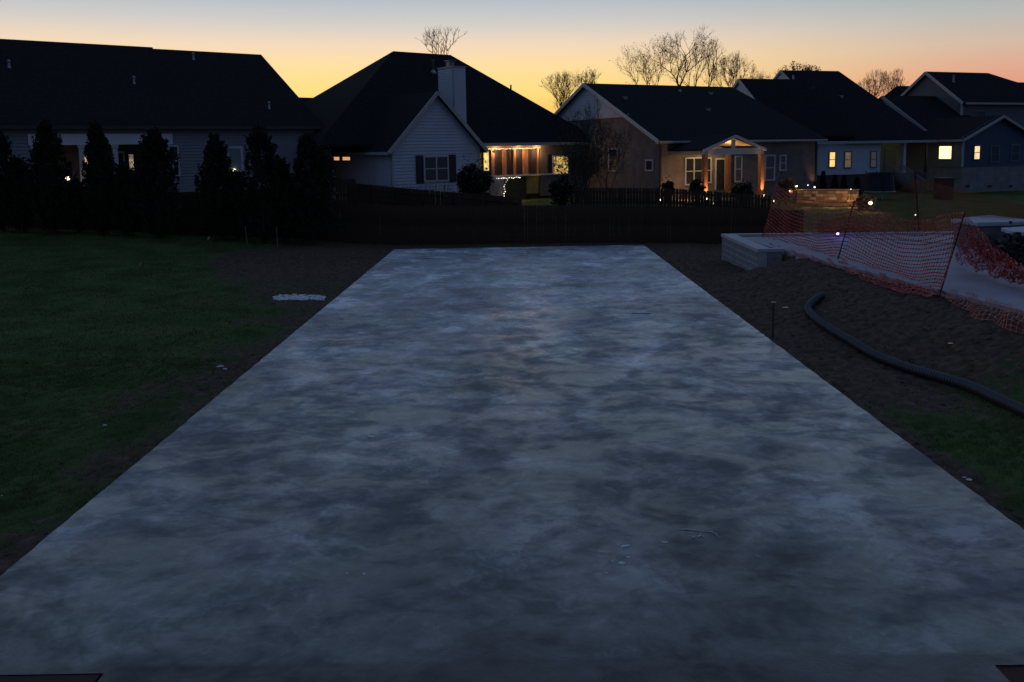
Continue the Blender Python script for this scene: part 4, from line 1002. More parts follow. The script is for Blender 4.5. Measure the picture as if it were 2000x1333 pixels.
def shrub(name, label, px, Y, ytop, ybot, w, n_=9000, cat='shrub', size=.12, m=None, lobes=14, zb=None):
    p = at(px, ybot, Y); zt = at(px, ytop, Y).z; z0 = gz(p.x, Y) if zb is None else zb; Wd = w * Y / FPX / 2
    root = empty(name, (p.x, Y, z0), label=label, cat=cat)
    mb = MB(); cz = (p.z + zt) / 2 - z0; hh = (zt - p.z) / 2
    for k in range(9):
        a_ = k * .7; mb.tube([(0, 0, -.05), (math.cos(a_) * Wd * .3, math.sin(a_) * Wd * .3, cz * .6), (math.cos(a_) * Wd * .7, math.sin(a_) * Wd * .7, cz + hh * .5)], [.03, .02, .006], 5, False)
    mb.build('stem', BARK, root)
    pts = []
    for k in range(lobes):
        v_ = rng.normal(0, 1, 3); v_ /= np.linalg.norm(v_); c = v_ * np.array([Wd, Wd, hh]) * .68; r = rng.uniform(.3, .5) * Wd
        q = rng.normal(0, 1, (n_ // lobes, 3)); q /= np.linalg.norm(q, axis=1)[:, None]; q *= r * rng.uniform(.35, 1.05, (len(q), 1))
        pts.append(q + c + np.array([0, 0, cz]))
    low = rng.normal(0, 1, (n_ // 4, 3)) * np.array([Wd * .4, Wd * .4, hh * .8]) + np.array([0, 0, cz * .75]); pts.append(low)
    V_ = leaf_cloud(np.concatenate(pts), size, .2, squash=1.3); V_[:, 2] = np.maximum(V_[:, 2], 0)
    link('leaves', np_mesh('leaves', V_, np.arange(len(V_)).reshape(-1, 4), m or mat('dark_leaf', (.014, .022, .014), .5, .4, 2)), root)
shrub('shrub', 'rounded broadleaf shrub behind the last evergreen of the row', 631, 37.5, 296, 362, 46)
shrub('shrub', 'dark rounded bush in front of the screened porch corner', 925, 40.5, 325, 385, 68, 11000, lobes=20)
shrub('shrub', 'low shrub at the far right of the deck', 1098, 42, 345, 392, 46, 5000)
shrub('shrub', 'low dark bush behind the picket fence left of the double window', 1304, 48, 352, 385, 26, 2500, size=.09)
shrub('shrub', 'wide dark bush under the porch window', 1450, 49.5, 358, 388, 44, 3500, size=.1)
shrub('shrub', 'dark bush in front of the left porch column', 1362, 49, 352, 382, 30, 2500, size=.1)
MINI = mat('mini_conifer', (.014, .024, .016), .8, .4, 3)
def mini(label, px, Y, ytop, w):
    x = at(px, 300, Y).x; z0 = min(gz(x, Y), .4); H = at(px, ytop, Y).z - z0; Wd = w * Y / FPX / 2
    root = empty('small_conifer', (x, Y, z0), label=label, cat='small conifer', group='small conifers along the white house')
    mb = MB(); mb.tube([(0, 0, -.05), (0, 0, H * .9)], [.05, .01], 6); mb.build('trunk', BARK, root)
    t = rng.uniform(0, 1, 2600); a_ = rng.uniform(0, 6.28, 2600); r = np.sqrt(rng.uniform(.1, 1, 2600)) * Wd * (1 - t) ** .8
    V_ = leaf_cloud(np.stack([r * np.cos(a_), r * np.sin(a_), t * H * .98], 1), .14, .8); link('crown', np_mesh('crown', V_, np.arange(len(V_)).reshape(-1, 4), MINI), root)
mini('tallest small conifer at the brick corner beside the downspout', 1589, 62.5, 340, 20)
mini('slim small conifer under the bright yellow window', 1609, 62.8, 336, 14)
mini('small conifer under the dimly lit window', 1632, 62.8, 343, 16)
mini('small conifer between the dim window and the faint window', 1650, 62.8, 344, 13)
mini('small conifer beside the trampoline', 1676, 62.8, 348, 15)

# ------------------------------------------------------------------ bare and budding trees
def branch_tree(name, label, px, Y, ytop, wpx, seed, buds=0, budm=None, ybase=None, trunks=1, tilt=.5, m=None, tw=.006, depth=7, group=None, budsize=.11, rad=.10, spread=1.0, clear=.35, yf=None):
    rnd = random.Random(seed); x = at(px, 300, Y).x
    z0 = gz(x, Y) if ybase is None else at(px, ybase, Y).z
    H = at(px, ytop, Y).z - z0
    root = empty(name, (x, Y, z0), label=label, cat='tree', group=group)
    zf = 0.0
    if yf: zf = at(px, yf, Y).z - z0; H -= zf
    segs = []; tips = []
    Wt = wpx * Y / FPX
    def grow(p, d, ln, r, dep):
        n_ = 4; q = p.copy(); dd = d.copy()
        for i in range(n_):
            dd = (dd + Vector([rnd.gauss(0, .09) for _ in range(3)]) + Vector((0, 0, .05 + .05 * dep / depth))).normalized()
            q2 = q + dd * (ln / n_); segs.append((q, q2, r * (1 - .13 * i), r * (1 - .13 * (i + 1)))); q = q2
            if dep >= 2 and rnd.random() < .42 and dep < depth:
                a_ = rnd.uniform(0, 6.28); s_ = dd.orthogonal().normalized(); s_ = (s_ * math.cos(a_) + dd.cross(s_) * math.sin(a_))
                grow(q, (dd + s_ * rnd.uniform(.6, 1.1)).normalized(), ln * rnd.uniform(.4, .6), r * .42, dep + 2 if dep + 2 <= depth else depth)
            if dep >= depth - 1: tips.append(q.copy())
        if dep >= depth: return
        k = 3 if rnd.random() < .35 else 2; a0 = rnd.uniform(0, 6.28)
        for j in range(k):
            a_ = a0 + 6.28 * j / k + rnd.uniform(-.4, .4); s_ = dd.orthogonal().normalized(); s_ = (s_ * math.cos(a_) + dd.cross(s_) * math.sin(a_))
            grow(q, (dd + s_ * rnd.uniform(.34, .70) * spread).normalized(), ln * rnd.uniform(.68, .86), r * rnd.uniform(.58, .70), dep + 1)
    for k in range(trunks):
        a_ = k * 6.28 / max(1, trunks) + rnd.uniform(-.3, .3)
        d = Vector((math.cos(a_) * tilt * (trunks > 1), math.sin(a_) * tilt * (trunks > 1), 1)).normalized()
        grow(Vector((0, 0, -.2)), d, H * clear, rad, 1)
    zt = max(s[1].z for s in segs); xs_ = [s[1].x for s in segs]; wd = np.percentile(xs_, 98) - np.percentile(xs_, 2)
    fz = H / zt; fx = Wt / wd; cx0 = (np.percentile(xs_, 98) + np.percentile(xs_, 2)) / 2
    def T(v): return Vector(((v.x - cx0 * min(1, max(0, v.z) / zt * 1.6)) * fx, v.y * fx, v.z * fz + zf))
    big = MB(); small = MB()
    if zf: big.tube([(0, 0, -.2), (0, 0, zf + .1)], [rad * 1.5, rad * (1.1 if trunks < 2 else 1.3)], 7)
    for a, b_, r1, r2 in segs:
        r1 = max(r1, tw); r2 = max(r2, tw * .8); (big if r1 > rad * .35 else small).tube([T(a), T(b_)], [r1, r2], 5 if r1 > .05 else 3, False)
    mm = m or mat('twig_bark', (.14, .10, .08), .9, .3, 4)
    big.build('trunk', mm, root); small.build('branches', mm, root)
    if buds:
        tp = np.array([tuple(T(rnd.choice(tips))) for _ in range(buds)]) + rng.normal(0, .10, (buds, 3))
        V_ = leaf_cloud(tp, budsize, .2, squash=1.2); link('leaves', np_mesh('leaves', V_, np.arange(len(V_)).reshape(-1, 4), budm), root)
BUD = mat('rusty_buds', (.42, .20, .10), .7, .3, 3); BUD2 = mat('olive_buds', (.30, .24, .14), .7, .3, 3)
for M_ in (BUD, BUD2):
    t_ = M_.node_tree; pb_ = t_.nodes['Principled BSDF']; tr = t_.nodes.new('ShaderNodeBsdfTranslucent'); mxs = t_.nodes.new('ShaderNodeMixShader'); mxs.inputs[0].default_value = .6
    t_.links.new(pb_.inputs['Base Color'].links[0].from_socket, tr.inputs[0]); out_ = t_.nodes['Material Output']
    t_.links.new(pb_.outputs[0], mxs.inputs[1]); t_.links.new(tr.outputs[0], mxs.inputs[2]); t_.links.new(mxs.outputs[0], out_.inputs[0])
grp = 'bare trees beyond the roofs'
branch_tree('bare_tree', 'small bare tree standing above the ridge of the chimney house', 866, 84, 47, 64, 3, 0, trunks=2, tilt=.12, group=grp, tw=.009, depth=6, clear=.34, yf=150)
branch_tree('budding_tree', 'rusty budding tree behind the left rake of the brick house', 1100, 80, 134, 62, 5, 500, BUD, group=grp, trunks=2, tilt=.2, yf=262)
branch_tree('budding_tree', 'thin budding tree poking over the apex of the brick house', 1146, 82, 132, 44, 8, 300, BUD, group=grp, trunks=2, tilt=.15, yf=236)
branch_tree('budding_tree', 'spreading budding tree left of the tallest tree', 1262, 92, 80, 96, 14, 700, BUD, group=grp, trunks=2, tilt=.35, depth=7, yf=226)
branch_tree('bare_tree', 'tallest dark bare tree with wide crown over the brick house ridge', 1325, 94, 51, 112, 21, 700, BUD2, group=grp, trunks=1, depth=7, rad=.15, clear=.3, tw=.006, budsize=.12, yf=214)
branch_tree('bare_tree', 'open branching bare tree leaning right beside the tallest tree', 1368, 95, 70, 90, 27, 200, BUD2, group=grp, trunks=2, depth=7, rad=.13, tilt=.4, tw=.006, yf=216)
branch_tree('budding_tree', 'rounded rusty budding tree left of the black roofed house', 1432, 93, 95, 90, 31, 1100, BUD, group=grp, trunks=3, tilt=.35, depth=7, yf=222)
branch_tree('budding_tree', 'low rusty budding tree behind the lower white gable', 1486, 100, 136, 60, 35, 500, BUD, group=grp, trunks=2, tilt=.4, yf=226)
branch_tree('budding_tree', 'flat topped budding crown behind the black roof ridge', 1553, 98, 121, 72, 41, 900, BUD2, group=grp, trunks=2, tilt=.4, budsize=.2, yf=205)
branch_tree('bare_tree', 'bare twiggy tree right of the black roof', 1696, 104, 133, 50, 44, 0, group=grp, trunks=3, tilt=.2, depth=7, tw=.008, yf=236)
branch_tree('bare_tree', 'bare twiggy tree beside the grey gable of the far house', 1738, 106, 133, 56, 47, 0, group=grp, trunks=3, tilt=.25, depth=7, tw=.008, yf=236)
YT = mat('young_bark', (.05, .05, .035), .9, .3, 4); YL = mat('young_leaf', (.050, .075, .035), .7, .4, 3)
branch_tree('young_tree', 'slim young tree in thin new leaf in front of the brick gable wall', 1140, 43.5, 186, 92, 52, 1100, YL, m=YT, depth=7, rad=.045, tw=.004, budsize=.08, trunks=2, tilt=.12)
branch_tree('young_tree', 'second young tree in thin new leaf hiding the low brick wall', 1186, 44.6, 232, 90, 57, 900, YL, m=YT, depth=7, rad=.04, tw=.004, budsize=.08, trunks=2, tilt=.2)
branch_tree('young_tree', 'low leafy sapling right of the yellow lit window', 1130, 46.0, 280, 80, 61, 1500, YL, m=YT, depth=6, rad=.05, tw=.006, budsize=.10, trunks=3, tilt=.3)
# two thin pale stakes at the edge of the lawn
for (px, yt, yb, lab, ln) in ((484, 441, 460, 'leaning pale stake at the lawn edge in front of the tallest evergreen', .1), (541, 444, 464, 'upright thin stake at the lawn edge near the small evergreen', 0)):
    Y = 32.9; x = at(px, yb, Y).x; z0 = gz(x, Y); zt = at(px, yt, Y).z
    mb = MB(); mb.tube([(0, 0, -.1), (-ln, 0, max(.4, zt - z0))], .014, 6); o = mb.build('stake', mat('pale_stake', (.22, .19, .16), .8), None); o.location = (x, Y, z0); tag(o, lab, 'stake')

# ------------------------------------------------------------------ raised patio at the right
PZ = .80
PAT = mat('patio_concrete', (.42, .40, .45), .75, .22, .9, .004, 30)
BX = 7.15; BY = 29.2
c_bl = G(1410, 457, PZ + .05); print('wall corner', c_bl)
BX, BY = c_bl.x, c_bl.y
c_fe = G(1481, 487, PZ + .05); print('wall front', c_fe)
c_fr = G(1508, 484.5, PZ + .05)
p1 = G(1500, 480, PZ); p2 = G(2000, 606, PZ); print('patio edge', p1, p2)
dv = (p2 - p1); far_ = p1 + dv * 1.6
mb = MB()
mb.prism([(p1.x - .1, BY - .55, PZ - .02), (p1.x, p1.y, PZ - .02), (far_.x, far_.y, PZ - .02), (26, far_.y, PZ - .02), (26, BY - .55, PZ - .02)][::-1], .5)
tag(mb.build('patio', PAT), kind='structure')
# block retaining wall: courses of blocks and coping
CMU = mat('grey_block', (.27, .28, .30), .9, .25, 5, .004, 50); COP = mat('pale_coping', (.48, .48, .50), .7, .15, 3, .002, 40)
rw = empty('block_wall', (BX, BY, 0), label='low grey block retaining wall with pale coping at the corner of the raised patio', cat='retaining wall')
dA = Vector((c_fe.x - BX, c_fe.y - BY, 0)); LA = dA.length; dA.normalize(); nA = Vector((dA.y, -dA.x, 0))
if nA.x > 0: nA = -nA
def wblock(nm, m, s0, s1, z0, z1, o0, o1):
    P_ = lambda s_, o_, z: tuple(dA * s_ - nA * o_ + Vector((0, 0, z)))
    mb = MB(); mb.hexa([P_(s0, o0, z0), P_(s1, o0, z0), P_(s1, o1, z0), P_(s0, o1, z0), P_(s0, o0, z1), P_(s1, o0, z1), P_(s1, o1, z1), P_(s0, o1, z1)]); return mb.build(nm, m, rw)
for c in range(-1, 4):
    z0 = -.05 + c * .2; n0 = int(LA / .42) + 1
    for k in range(-1, n0):
        s0 = max(.0, k * .42 + (.21 if c % 2 else 0)); s1 = min(LA, k * .42 + .42 + (.21 if c % 2 else 0) - .010)
        if s1 - s0 > .05: wblock('block', CMU, s0 + .012, s1 - .012, z0 + .008, z0 + .172, random.uniform(0, .006), .3)
wblock('mortar', mat('pale_mortar', (.46, .46, .47), .9), .004, LA - .004, -.2, .75, .012, .28)
wblock('coping', COP, -.02, LA + .02, .752, .85, -.03, .42)
ewd = Vector((1, .0, 0))
back_dir = (G(1870, 452.5, PZ + .05) - c_bl); back_dir.z = 0; LB = back_dir.length; back_dir.normalize(); nB = Vector((-back_dir.y, back_dir.x, 0))
def bblock(nm, m, s0, s1, z0, z1, o0, o1):
    P_ = lambda s_, o_, z: tuple(back_dir * s_ - nB * o_ + Vector((0, 0, z)))
    mb = MB(); mb.hexa([P_(s0, o0, z0), P_(s1, o0, z0), P_(s1, o1, z0), P_(s0, o1, z0), P_(s0, o0, z1), P_(s1, o0, z1), P_(s1, o1, z1), P_(s0, o1, z1)]); return mb.build(nm, m, rw)
bblock('back_wall', CMU, .33, LB + 3, -.2, .75, .02, .22)
for k in range(int(LB / 1.2) + 2): bblock('coping', COP, .43 + k * 1.2, .43 + k * 1.2 + 1.19, .752, .85 + random.uniform(0, .004), -.01, .27)
tag(rw, None)
for k in range(2):
    wblock('end_block', CMU, LA - .18, LA, .35 + .2 * k, .54 + .2 * k, .305, .72)
wblock('coping', COP, LA - .2, LA + .02, .752, .85, .422, .80)
# dirt fill inside the corner
q = c_bl + dA * .4
mb = MB(); mb.box(BX + .5, p1.x + .6, p1.y - .2, BY - .35, .0, .70); tag(mb.build('fill_soil', mat('fill_soil', (.05, .045, .045), .95, .4, 5, .02, 12)), kind='structure')
# outdoor stone blocks / unfinished counters at the right
STB = mat('counter_base', (.17, .17, .18), .9, .3, 4, .004, 30); STT = mat('counter_top', (.44, .46, .50), .6, .18, 2, .002, 30)
def counter(label, corners, ztop, th, over, base_h):
    P_ = [G(px, py, ztop) for px, py in corners]; c = sum(P_, Vector()) / len(P_)
    root = empty('stone_counter', (c.x, c.y, ztop - th - base_h), label=label, cat='stone counter')
    L_ = [(p.x - c.x, p.y - c.y, base_h + th) for p in P_]
    mb = MB(); mb.prism(L_, th - .002); top = mb.build('counter_top', STT, root)
    bv = top.modifiers.new('bevel', 'BEVEL'); bv.width = .02; bv.segments = 2
    mb = MB(); mb.prism([(x * (1 - over), y * (1 - over), base_h) for x, y, z in L_], base_h); mb.build('counter_base', STB, root)
    return root
counter('wide pale topped stone counter behind the orange netting at right', [(1857, 427.5), (1908, 435), (2035, 432), (1933, 420)], 1.62, .12, .10, .72)
counter('nearer stone counter with rounded pale top cut by the right edge', [(1955, 445), (1975, 452), (2100, 461), (2080, 438)], 1.52, .11, .14, .7)
counter('low pale stone step below the two counters', [(1900, 459), (1953, 470), (1985, 462), (1935, 456)], 1.05, .10, .05, .25)
shrub('rubble_heap', 'dark heap of rubble between the counters and the netting', 1978, 21.5, 474, 520, 90, 2600, 'rubble', .16, mat('rubble', (.07, .075, .08), .95, .4, 4), 10, zb=PZ)
# pool light
p = G(1634, 456.5, PZ + .10); p.y -= .1
root = empty('pool_light', (p.x, p.y, PZ), label='small blue glowing light on the far coping of the patio', cat='light')
mb = MB(); mb.tube([(0, 0, 0), (0, 0, .07)], [.05, .05], 10); mb.build('housing', DARKM(), root)
mb = MB(); mb.ball((0, 0, .10), .045, 8, 6); mb.build('lens', emat('blue_led', (.30, .25, 1.0), 9), root)
lamp('blue_glow', (0, -.25, .25), (.2, .15, 1), 3.0, root, .05)

# ------------------------------------------------------------------ orange safety netting
NETM = mat('orange_net', (.62, .060, .036), .45, .3, 2, spec=.5)
KNOT_GLINT = mat('net_knot_glint', (.95, .50, .42), .35, .2, 2, spec=.8)  # glints at the crossings painted in as a paler knot colour
NETD = mat('orange_net_far', (.30, .085, .02), .6, .3, 2, spec=.4)
def net_mesh(name, S, ns_, nt_, m, sw=.019, knot=.032):
    """S(s, t) -> world point; ribbons along both directions, a wider knot at every crossing"""
    Pg = np.array([[tuple(S(i / ns_, j / nt_)) for j in range(nt_ + 1)] for i in range(ns_ + 1)])
    du = np.gradient(Pg, axis=0); dv_ = np.gradient(Pg, axis=1)
    du /= np.linalg.norm(du, axis=2, keepdims=True) + 1e-9; dv_ /= np.linalg.norm(dv_, axis=2, keepdims=True) + 1e-9
    quads = []
    A = Pg[:-1]; B = Pg[1:]; w_ = dv_[:-1] * sw / 2; w2 = dv_[1:] * sw / 2
    quads.append(np.stack([A - w_, B - w2, B + w2, A + w_], 2).reshape(-1, 3))
    A = Pg[:, :-1]; B = Pg[:, 1:]; w_ = du[:, :-1] * sw * .55; w2 = du[:, 1:] * sw * .55
    nrm = np.cross(du, dv_); off = nrm * .0015
    quads.append(np.stack([A - w_ + off[:, :-1], A + w_ + off[:, :-1], B + w2 + off[:, 1:], B - w2 + off[:, 1:]], 2).reshape(-1, 3))
    k = knot; quads.append(np.stack([Pg - du * k - off * 2, Pg - dv_ * k * .8 - off * 2, Pg + du * k - off * 2, Pg + dv_ * k * .8 - off * 2], 2).reshape(-1, 3))
    quads.append(np.stack([Pg - nrm * k * .8, Pg - dv_ * k * .8, Pg + nrm * k * .8, Pg + dv_ * k * .8], 2).reshape(-1, 3))
    V_ = np.concatenate(quads); me = np_mesh(name, V_, np.arange(len(V_)).reshape(-1, 4), m)
    if m is NETM:
        me.materials.append(KNOT_GLINT); nf_ = len(V_) // 4; nk = len(quads[2]) // 2; mi = np.zeros(nf_, dtype=np.int32)
        mi[nf_ - nk:] = (rng.uniform(0, 1, nk) < .55).astype(np.int32); me.polygons.foreach_set('material_index', mi[:len(me.polygons)])
    return me
def poly(pts):
    P_ = [Vector(p) for p in pts]; d = [0]
    for a, b_ in zip(P_, P_[1:]): d.append(d[-1] + (b_ - a).length)
    def f(s_):
        x_ = s_ * d[-1]
        for i in range(len(P_) - 1):
            if x_ <= d[i + 1] or i == len(P_) - 2:
                u_ = (x_ - d[i]) / (d[i + 1] - d[i] + 1e-9)
                # catmull-rom
                p0 = P_[max(i - 1, 0)]; p3 = P_[min(i + 2, len(P_) - 1)]; a = P_[i]; b_ = P_[i + 1]
                return a * (2 * u_ ** 3 - 3 * u_ ** 2 + 1) + b_ * (3 * u_ ** 2 - 2 * u_ ** 3) + (b_ - p0) * .5 * (u_ ** 3 - 2 * u_ ** 2 + u_) + (p3 - a) * .5 * (u_ ** 3 - u_ ** 2)
        return P_[-1]
    return f
def stake(root, o_, pb, pt, m=None, r=.018):
    mb = MB(); mb.tube([pb - o_ - (pt - pb) * .08, pt - o_], r, 6); mb.build('stake', m or DARKM(), root)
gS = [G(1489, 462, PZ), G(1637, 505, PZ), G(1838, 567, PZ)]
tS = [at(1527, 335, gS[0].y), at(1669, 392, gS[1].y), at(1884, 416, gS[2].y)]
print('stakes', gS, tS)
def interpY(px, xs_, ys_): return float(np.interp(px, xs_, ys_))
YX = [1489, 1637, 1838, 2000, 2200]; YYs = [gS[0].y, gS[1].y, gS[2].y, G(2000, 606, PZ).y, G(2200, 655, PZ).y]
nf = empty('safety_netting', gS[1], label='sagging orange safety net strung between three leaning stakes along the patio edge', cat='safety netting')
top = poly([at(px, py, interpY(px - 25, YX, YYs)) for px, py in ((1516, 362), (1530, 373), (1545, 383), (1563, 389), (1592, 393), (1621, 395), (1648, 396), (1668, 395), (1688, 401), (1722, 415), (1770, 431), (1808, 431), (1849, 419), (1880, 417))])
bot = poly([at(px, py, interpY(px, YX, YYs) - .05) for px, py in ((1490, 462), (1507, 476), (1545, 492), (1590, 502), (1630, 508), (1665, 520), (1699, 531), (1745, 547), (1790, 556), (1838, 562))])
def S1(s_, t_):
    a = top(s_); b_ = bot(s_); p = b_.lerp(a, t_)
    bulge = math.sin(math.pi * t_) * (.10 * math.sin(s_ * 22) + .06 * math.sin(s_ * 57 + t_ * 5))
    sag = (abs(math.sin(math.pi * (s_ * 2 - .08))) ** .8) * math.sin(math.pi * t_)
    fold = .05 * math.sin(s_ * 40 + t_ * 9) * (1 - t_) - .36 * sag
    return p + Vector((-.3 * bulge, -bulge, fold * .5))
link('net', net_mesh('net', lambda s_, t_: S1(s_, t_) - gS[1], 92, 17, NETM), nf)
for a, b_ in zip(gS, tS): stake(nf, gS[1], a, b_, mat('black_stake', (.02, .008, .008), .6) )
mb = MB(); wv = [at(px, py, interpY(px, YX, YYs) - .02) - gS[1] for px, py in ((1637, 462), (1740, 468), (1800, 473), (1862, 476))]; mb.tube(wv, .008, 4); mb.build('guy_wire', DARKM(), nf)
# skirt of the net lying in folds on the dirt
nf2 = empty('safety_netting', G(1904, 600, .6), label='loose lower edge of orange netting lying in folds on the dirt by the patio', cat='safety netting')
o2 = nf2.location.copy()
def drape(u_px, up, lo):
    return
up_ = [(1500, 478), (1545, 494), (1630, 512), (1700, 535), (1770, 556), (1840, 572), (1861, 567), (1905, 580), (1952, 592), (2000, 609), (2080, 640)]
lo_ = [(1505, 484), (1545, 499), (1630, 522), (1700, 552), (1760, 571), (1830, 583), (1852, 588), (1904, 620), (1950, 636), (2000, 655), (2080, 690)]
def on_ground(px, py, lift):
    d = ray(px, py); z = .6
    for _ in range(12): p = C0 + d * ((z - CAMZ) / d.z); z = .5 * z + .5 * (gz(p.x, p.y) + lift)
    return C0 + d * ((z - CAMZ) / d.z)
upf = poly([on_ground(px, py, .07) for px, py in up_]); lof = poly([on_ground(px, py, .03) for px, py in lo_])
def S2(s_, t_):
    p = lof(s_).lerp(upf(s_), t_); h = .05 * math.sin(t_ * 9 + s_ * 30) * math.sin(s_ * 47) + .035 * math.sin(s_ * 120 + t_ * 4) + .05 * math.sin(math.pi * t_)
    return p + Vector((.04 * math.sin(s_ * 90), .03 * math.sin(s_ * 70 + t_ * 6), max(0, h) + .01))
link('net', net_mesh('net', lambda s_, t_: S2(s_, t_) - o2, 110, 9, NETM, .018, .032), nf2)
# crumpled net on the right
nf3 = empty('safety_netting', G(1930, 530, PZ), label='crumpled heap of orange netting trailing right from the last stake over the patio', cat='safety netting')
o3 = nf3.location.copy()
tp = [(1882, 418), (1893, 428), (1905, 442), (1925, 462), (1948, 482), (1975, 504), (2000, 520), (2050, 545)]; bt_ = [(1866, 512), (1880, 518), (1905, 528), (1925, 535), (1945, 545), (1970, 552), (2000, 560), (2050, 585)]
dY = [gS[2].y, gS[2].y + .2, gS[2].y + .5, gS[2].y + .9, gS[2].y + .8, gS[2].y + .4, gS[2].y - .2, gS[2].y - 1.6]
tf = poly([at(a[0], a[1], y_) for a, y_ in zip(tp, dY)]); bf = poly([G(px, py, PZ + .04) for px, py in bt_])
def S3(s_, t_):
    p = bf(s_).lerp(tf(s_), t_); a = .16 * math.sin(s_ * 19 + t_ * 7) * math.sin(t_ * 8 + 1) + .09 * math.sin(s_ * 53 - t_ * 15) + .05 * math.sin(s_ * 110 + t_ * 31)
    return p + Vector((a * .6, a * 1.2, abs(a) * .5 * (1 - t_)))
link('net', net_mesh('net', lambda s_, t_: S3(s_, t_) - o3, 56, 20, NETM, .019, .034), nf3)
def S3b(s_, t_):
    p = S3(s_, t_ * .7); a = .12 * math.sin(s_ * 31 + t_ * 11 + 2) + .08 * math.sin(s_ * 77 + t_ * 9); return p + Vector((a, -.12 + a * .5, .05 + .06 * math.sin(s_ * 60 + t_ * 17)))
link('net', net_mesh('net', lambda s_, t_: S3b(s_, t_) - o3, 56, 14, NETM, .019, .034), nf3)
# far net
pb = G(1795, 453, PZ); pt = at(1787, 333, pb.y)
nf4 = empty('safety_netting', pb, label='large see through orange net rising to the tall black stake beyond the patio', cat='safety netting')
tl = [(1598, 432), (1650, 424), (1693, 417), (1725, 393), (1753, 370), (1781, 351), (1815, 357), (1850, 364), (1900, 377), (1950, 389), (2000, 401), (2100, 425)]
yl_ = [28.5, 28.6, 28.7, 28.8, 28.9, pb.y, 27.6, 26.6, 25.6, 25, 24.6, 24]
tf4 = poly([at(a[0], a[1], y_ + .25) for a, y_ in zip(tl, yl_)])
bf4 = poly([at(a[0], b_, y_ + .3) for a, b_, y_ in zip(tl, (456, 455, 455, 455, 454, 454, 452, 450, 446, 440, 440, 440), yl_)])
def S4(s_, t_):
    p = bf4(s_).lerp(tf4(s_), t_); return p + Vector((0, .12 * math.sin(s_ * 25 + t_ * 3), -.10 * math.sin(math.pi * t_) * abs(math.sin(s_ * 9))))
link('net', net_mesh('net', lambda s_, t_: S4(s_, t_) - pb, 210, 42, NETD, .009, .010), nf4)
stake(nf4, pb, pb, pt, mat('black_stake', (.02, .008, .008)), .03)

# ------------------------------------------------------------------ corrugated drain pipe, stake, flags, debris
pts = [on_ground(px, py, .09) for px, py in ((1606, 577), (1590, 588), (1578, 603), (1590, 620), (1625, 645), (1665, 668), (1705, 692), (1770, 718), (1840, 738), (1900, 758), (1960, 785), (2040, 822), (2160, 880))]
pf = poly(pts); NP = 1500; L_ = [pf(i / NP) for i in range(NP + 1)]
r0 = .080
dist = 0; rad = []
for i, p in enumerate(L_):
    if i: dist += (p - L_[i - 1]).length
    rad.append(r0 + .011 * math.sin(dist * 2 * math.pi / .06))
root = empty('drain_pipe', L_[0], label='long black corrugated drain pipe snaking over the dirt towards the right edge', cat='drain pipe')
mb = MB(); mb.tube([p - L_[0] for p in L_], rad, 14, False); mb.build('corrugated_tube', mat('black_pipe', (.055, .06, .07), .42, .35, 3, spec=.6), root, True)
p = on_ground(1509, 661, 0); zt = at(1509, 591, p.y).z
root = empty('marker_stake', p, label='short wooden stake with a metal cap beside the right edge of the slab', cat='stake')
mb = MB(); mb.box(-.022, .022, -.018, .018, -.1, zt - p.z - .012); mb.build('post', mat('stake_wood', (.07, .065, .065), .9, .3, 8), root)
mb = MB(); mb.box(-.035, .055, -.025, .025, zt - p.z - .01, zt - p.z + .012); mb.build('cap', mat('stake_cap', (.5, .5, .5), .5), root)
for px, py, hp, lab in ((279, 560, 516, 'near small survey flag standing in the dark lawn'), (412, 492, 467, 'far small orange survey flag in the lawn')):
    p = on_ground(px, py, 0); zt = at(px, hp - 6, p.y).z
    root = empty('survey_flag', p, label=lab, cat='survey flag', group='survey flags in the lawn')
    H_ = max(.35, zt - p.z); mb = MB(); mb.tube([(0, 0, -.05), (.0, 0, H_)], .003, 4); mb.build('wire', mat('flag_wire', (.2, .22, .2), .5), root)
    mb = MB(); k = 5
    vs = []; 
    for i in range(k + 1):
        for z in (0, -.10): vs.append((-.01 - .02 * i * (.5 if px < 300 else 1), .01 * math.sin(i * 1.4), H_ + z - .018 * i))
    mb.add(vs, [(2 * i, 2 * i + 1, 2 * i + 3, 2 * i + 2) for i in range(k)]); o = mb.build('flag', mat('orange_flag', (.75, .28, .16), .6), root); so = o.modifiers.new('solid', 'SOLIDIFY'); so.thickness = .0015
CH = mat('pale_cement', (.78, .79, .82), .7, .35, 30)
def stone_mesh(seed):
    rnd = random.Random(seed); mb = MB(); mb.ball((0, 0, 0), 1, 7, 4); mb.v = [tuple(c * rnd.uniform(.7, 1.15) for c in v) for v in mb.v]; return mb.mesh('chip', CH)
CM = [stone_mesh(i) for i in range(5)]
root = empty('spilled_cement', on_ground(586, 582, 0), label='patch of pale spilled cement lumps on the soil left of the slab', cat='spilled cement')
for k in range(420):
    u_ = rng.uniform(0, 1); w_ = rng.uniform(0, 1); px = 537 + 96 * u_; py = 577 + 9 * w_ + rng.normal(0, 1.0); px += rng.normal(0, 2.5)
    if px > 622 and w_ < .4 and rng.random() < .6: continue
    p = on_ground(px, py, .01) - root.location; o = link('lump', CM[k % 5], root, p); q_ = random.random() ** 2; o.scale = (.012 + .075 * q_, .02 + .07 * q_, random.uniform(.004, .018)); o.rotation_euler = (0, 0, random.uniform(0, 3))
def crumb(px, py, s, z=0.0, lab=None, flat=.4, elong=1):
    p = G(px, py, z + s * flat * .5) if z is not None else on_ground(px, py, s * .2)
    o = link('cement_chip', random.choice(CM), None, p); o.scale = (s * elong, s, s * flat); o.rotation_euler = (0, 0, random.uniform(-.4, .4))
    tag(o, lab, 'cement chip', 'cement chips on the slab' if z is not None else 'pale stones on the soil')
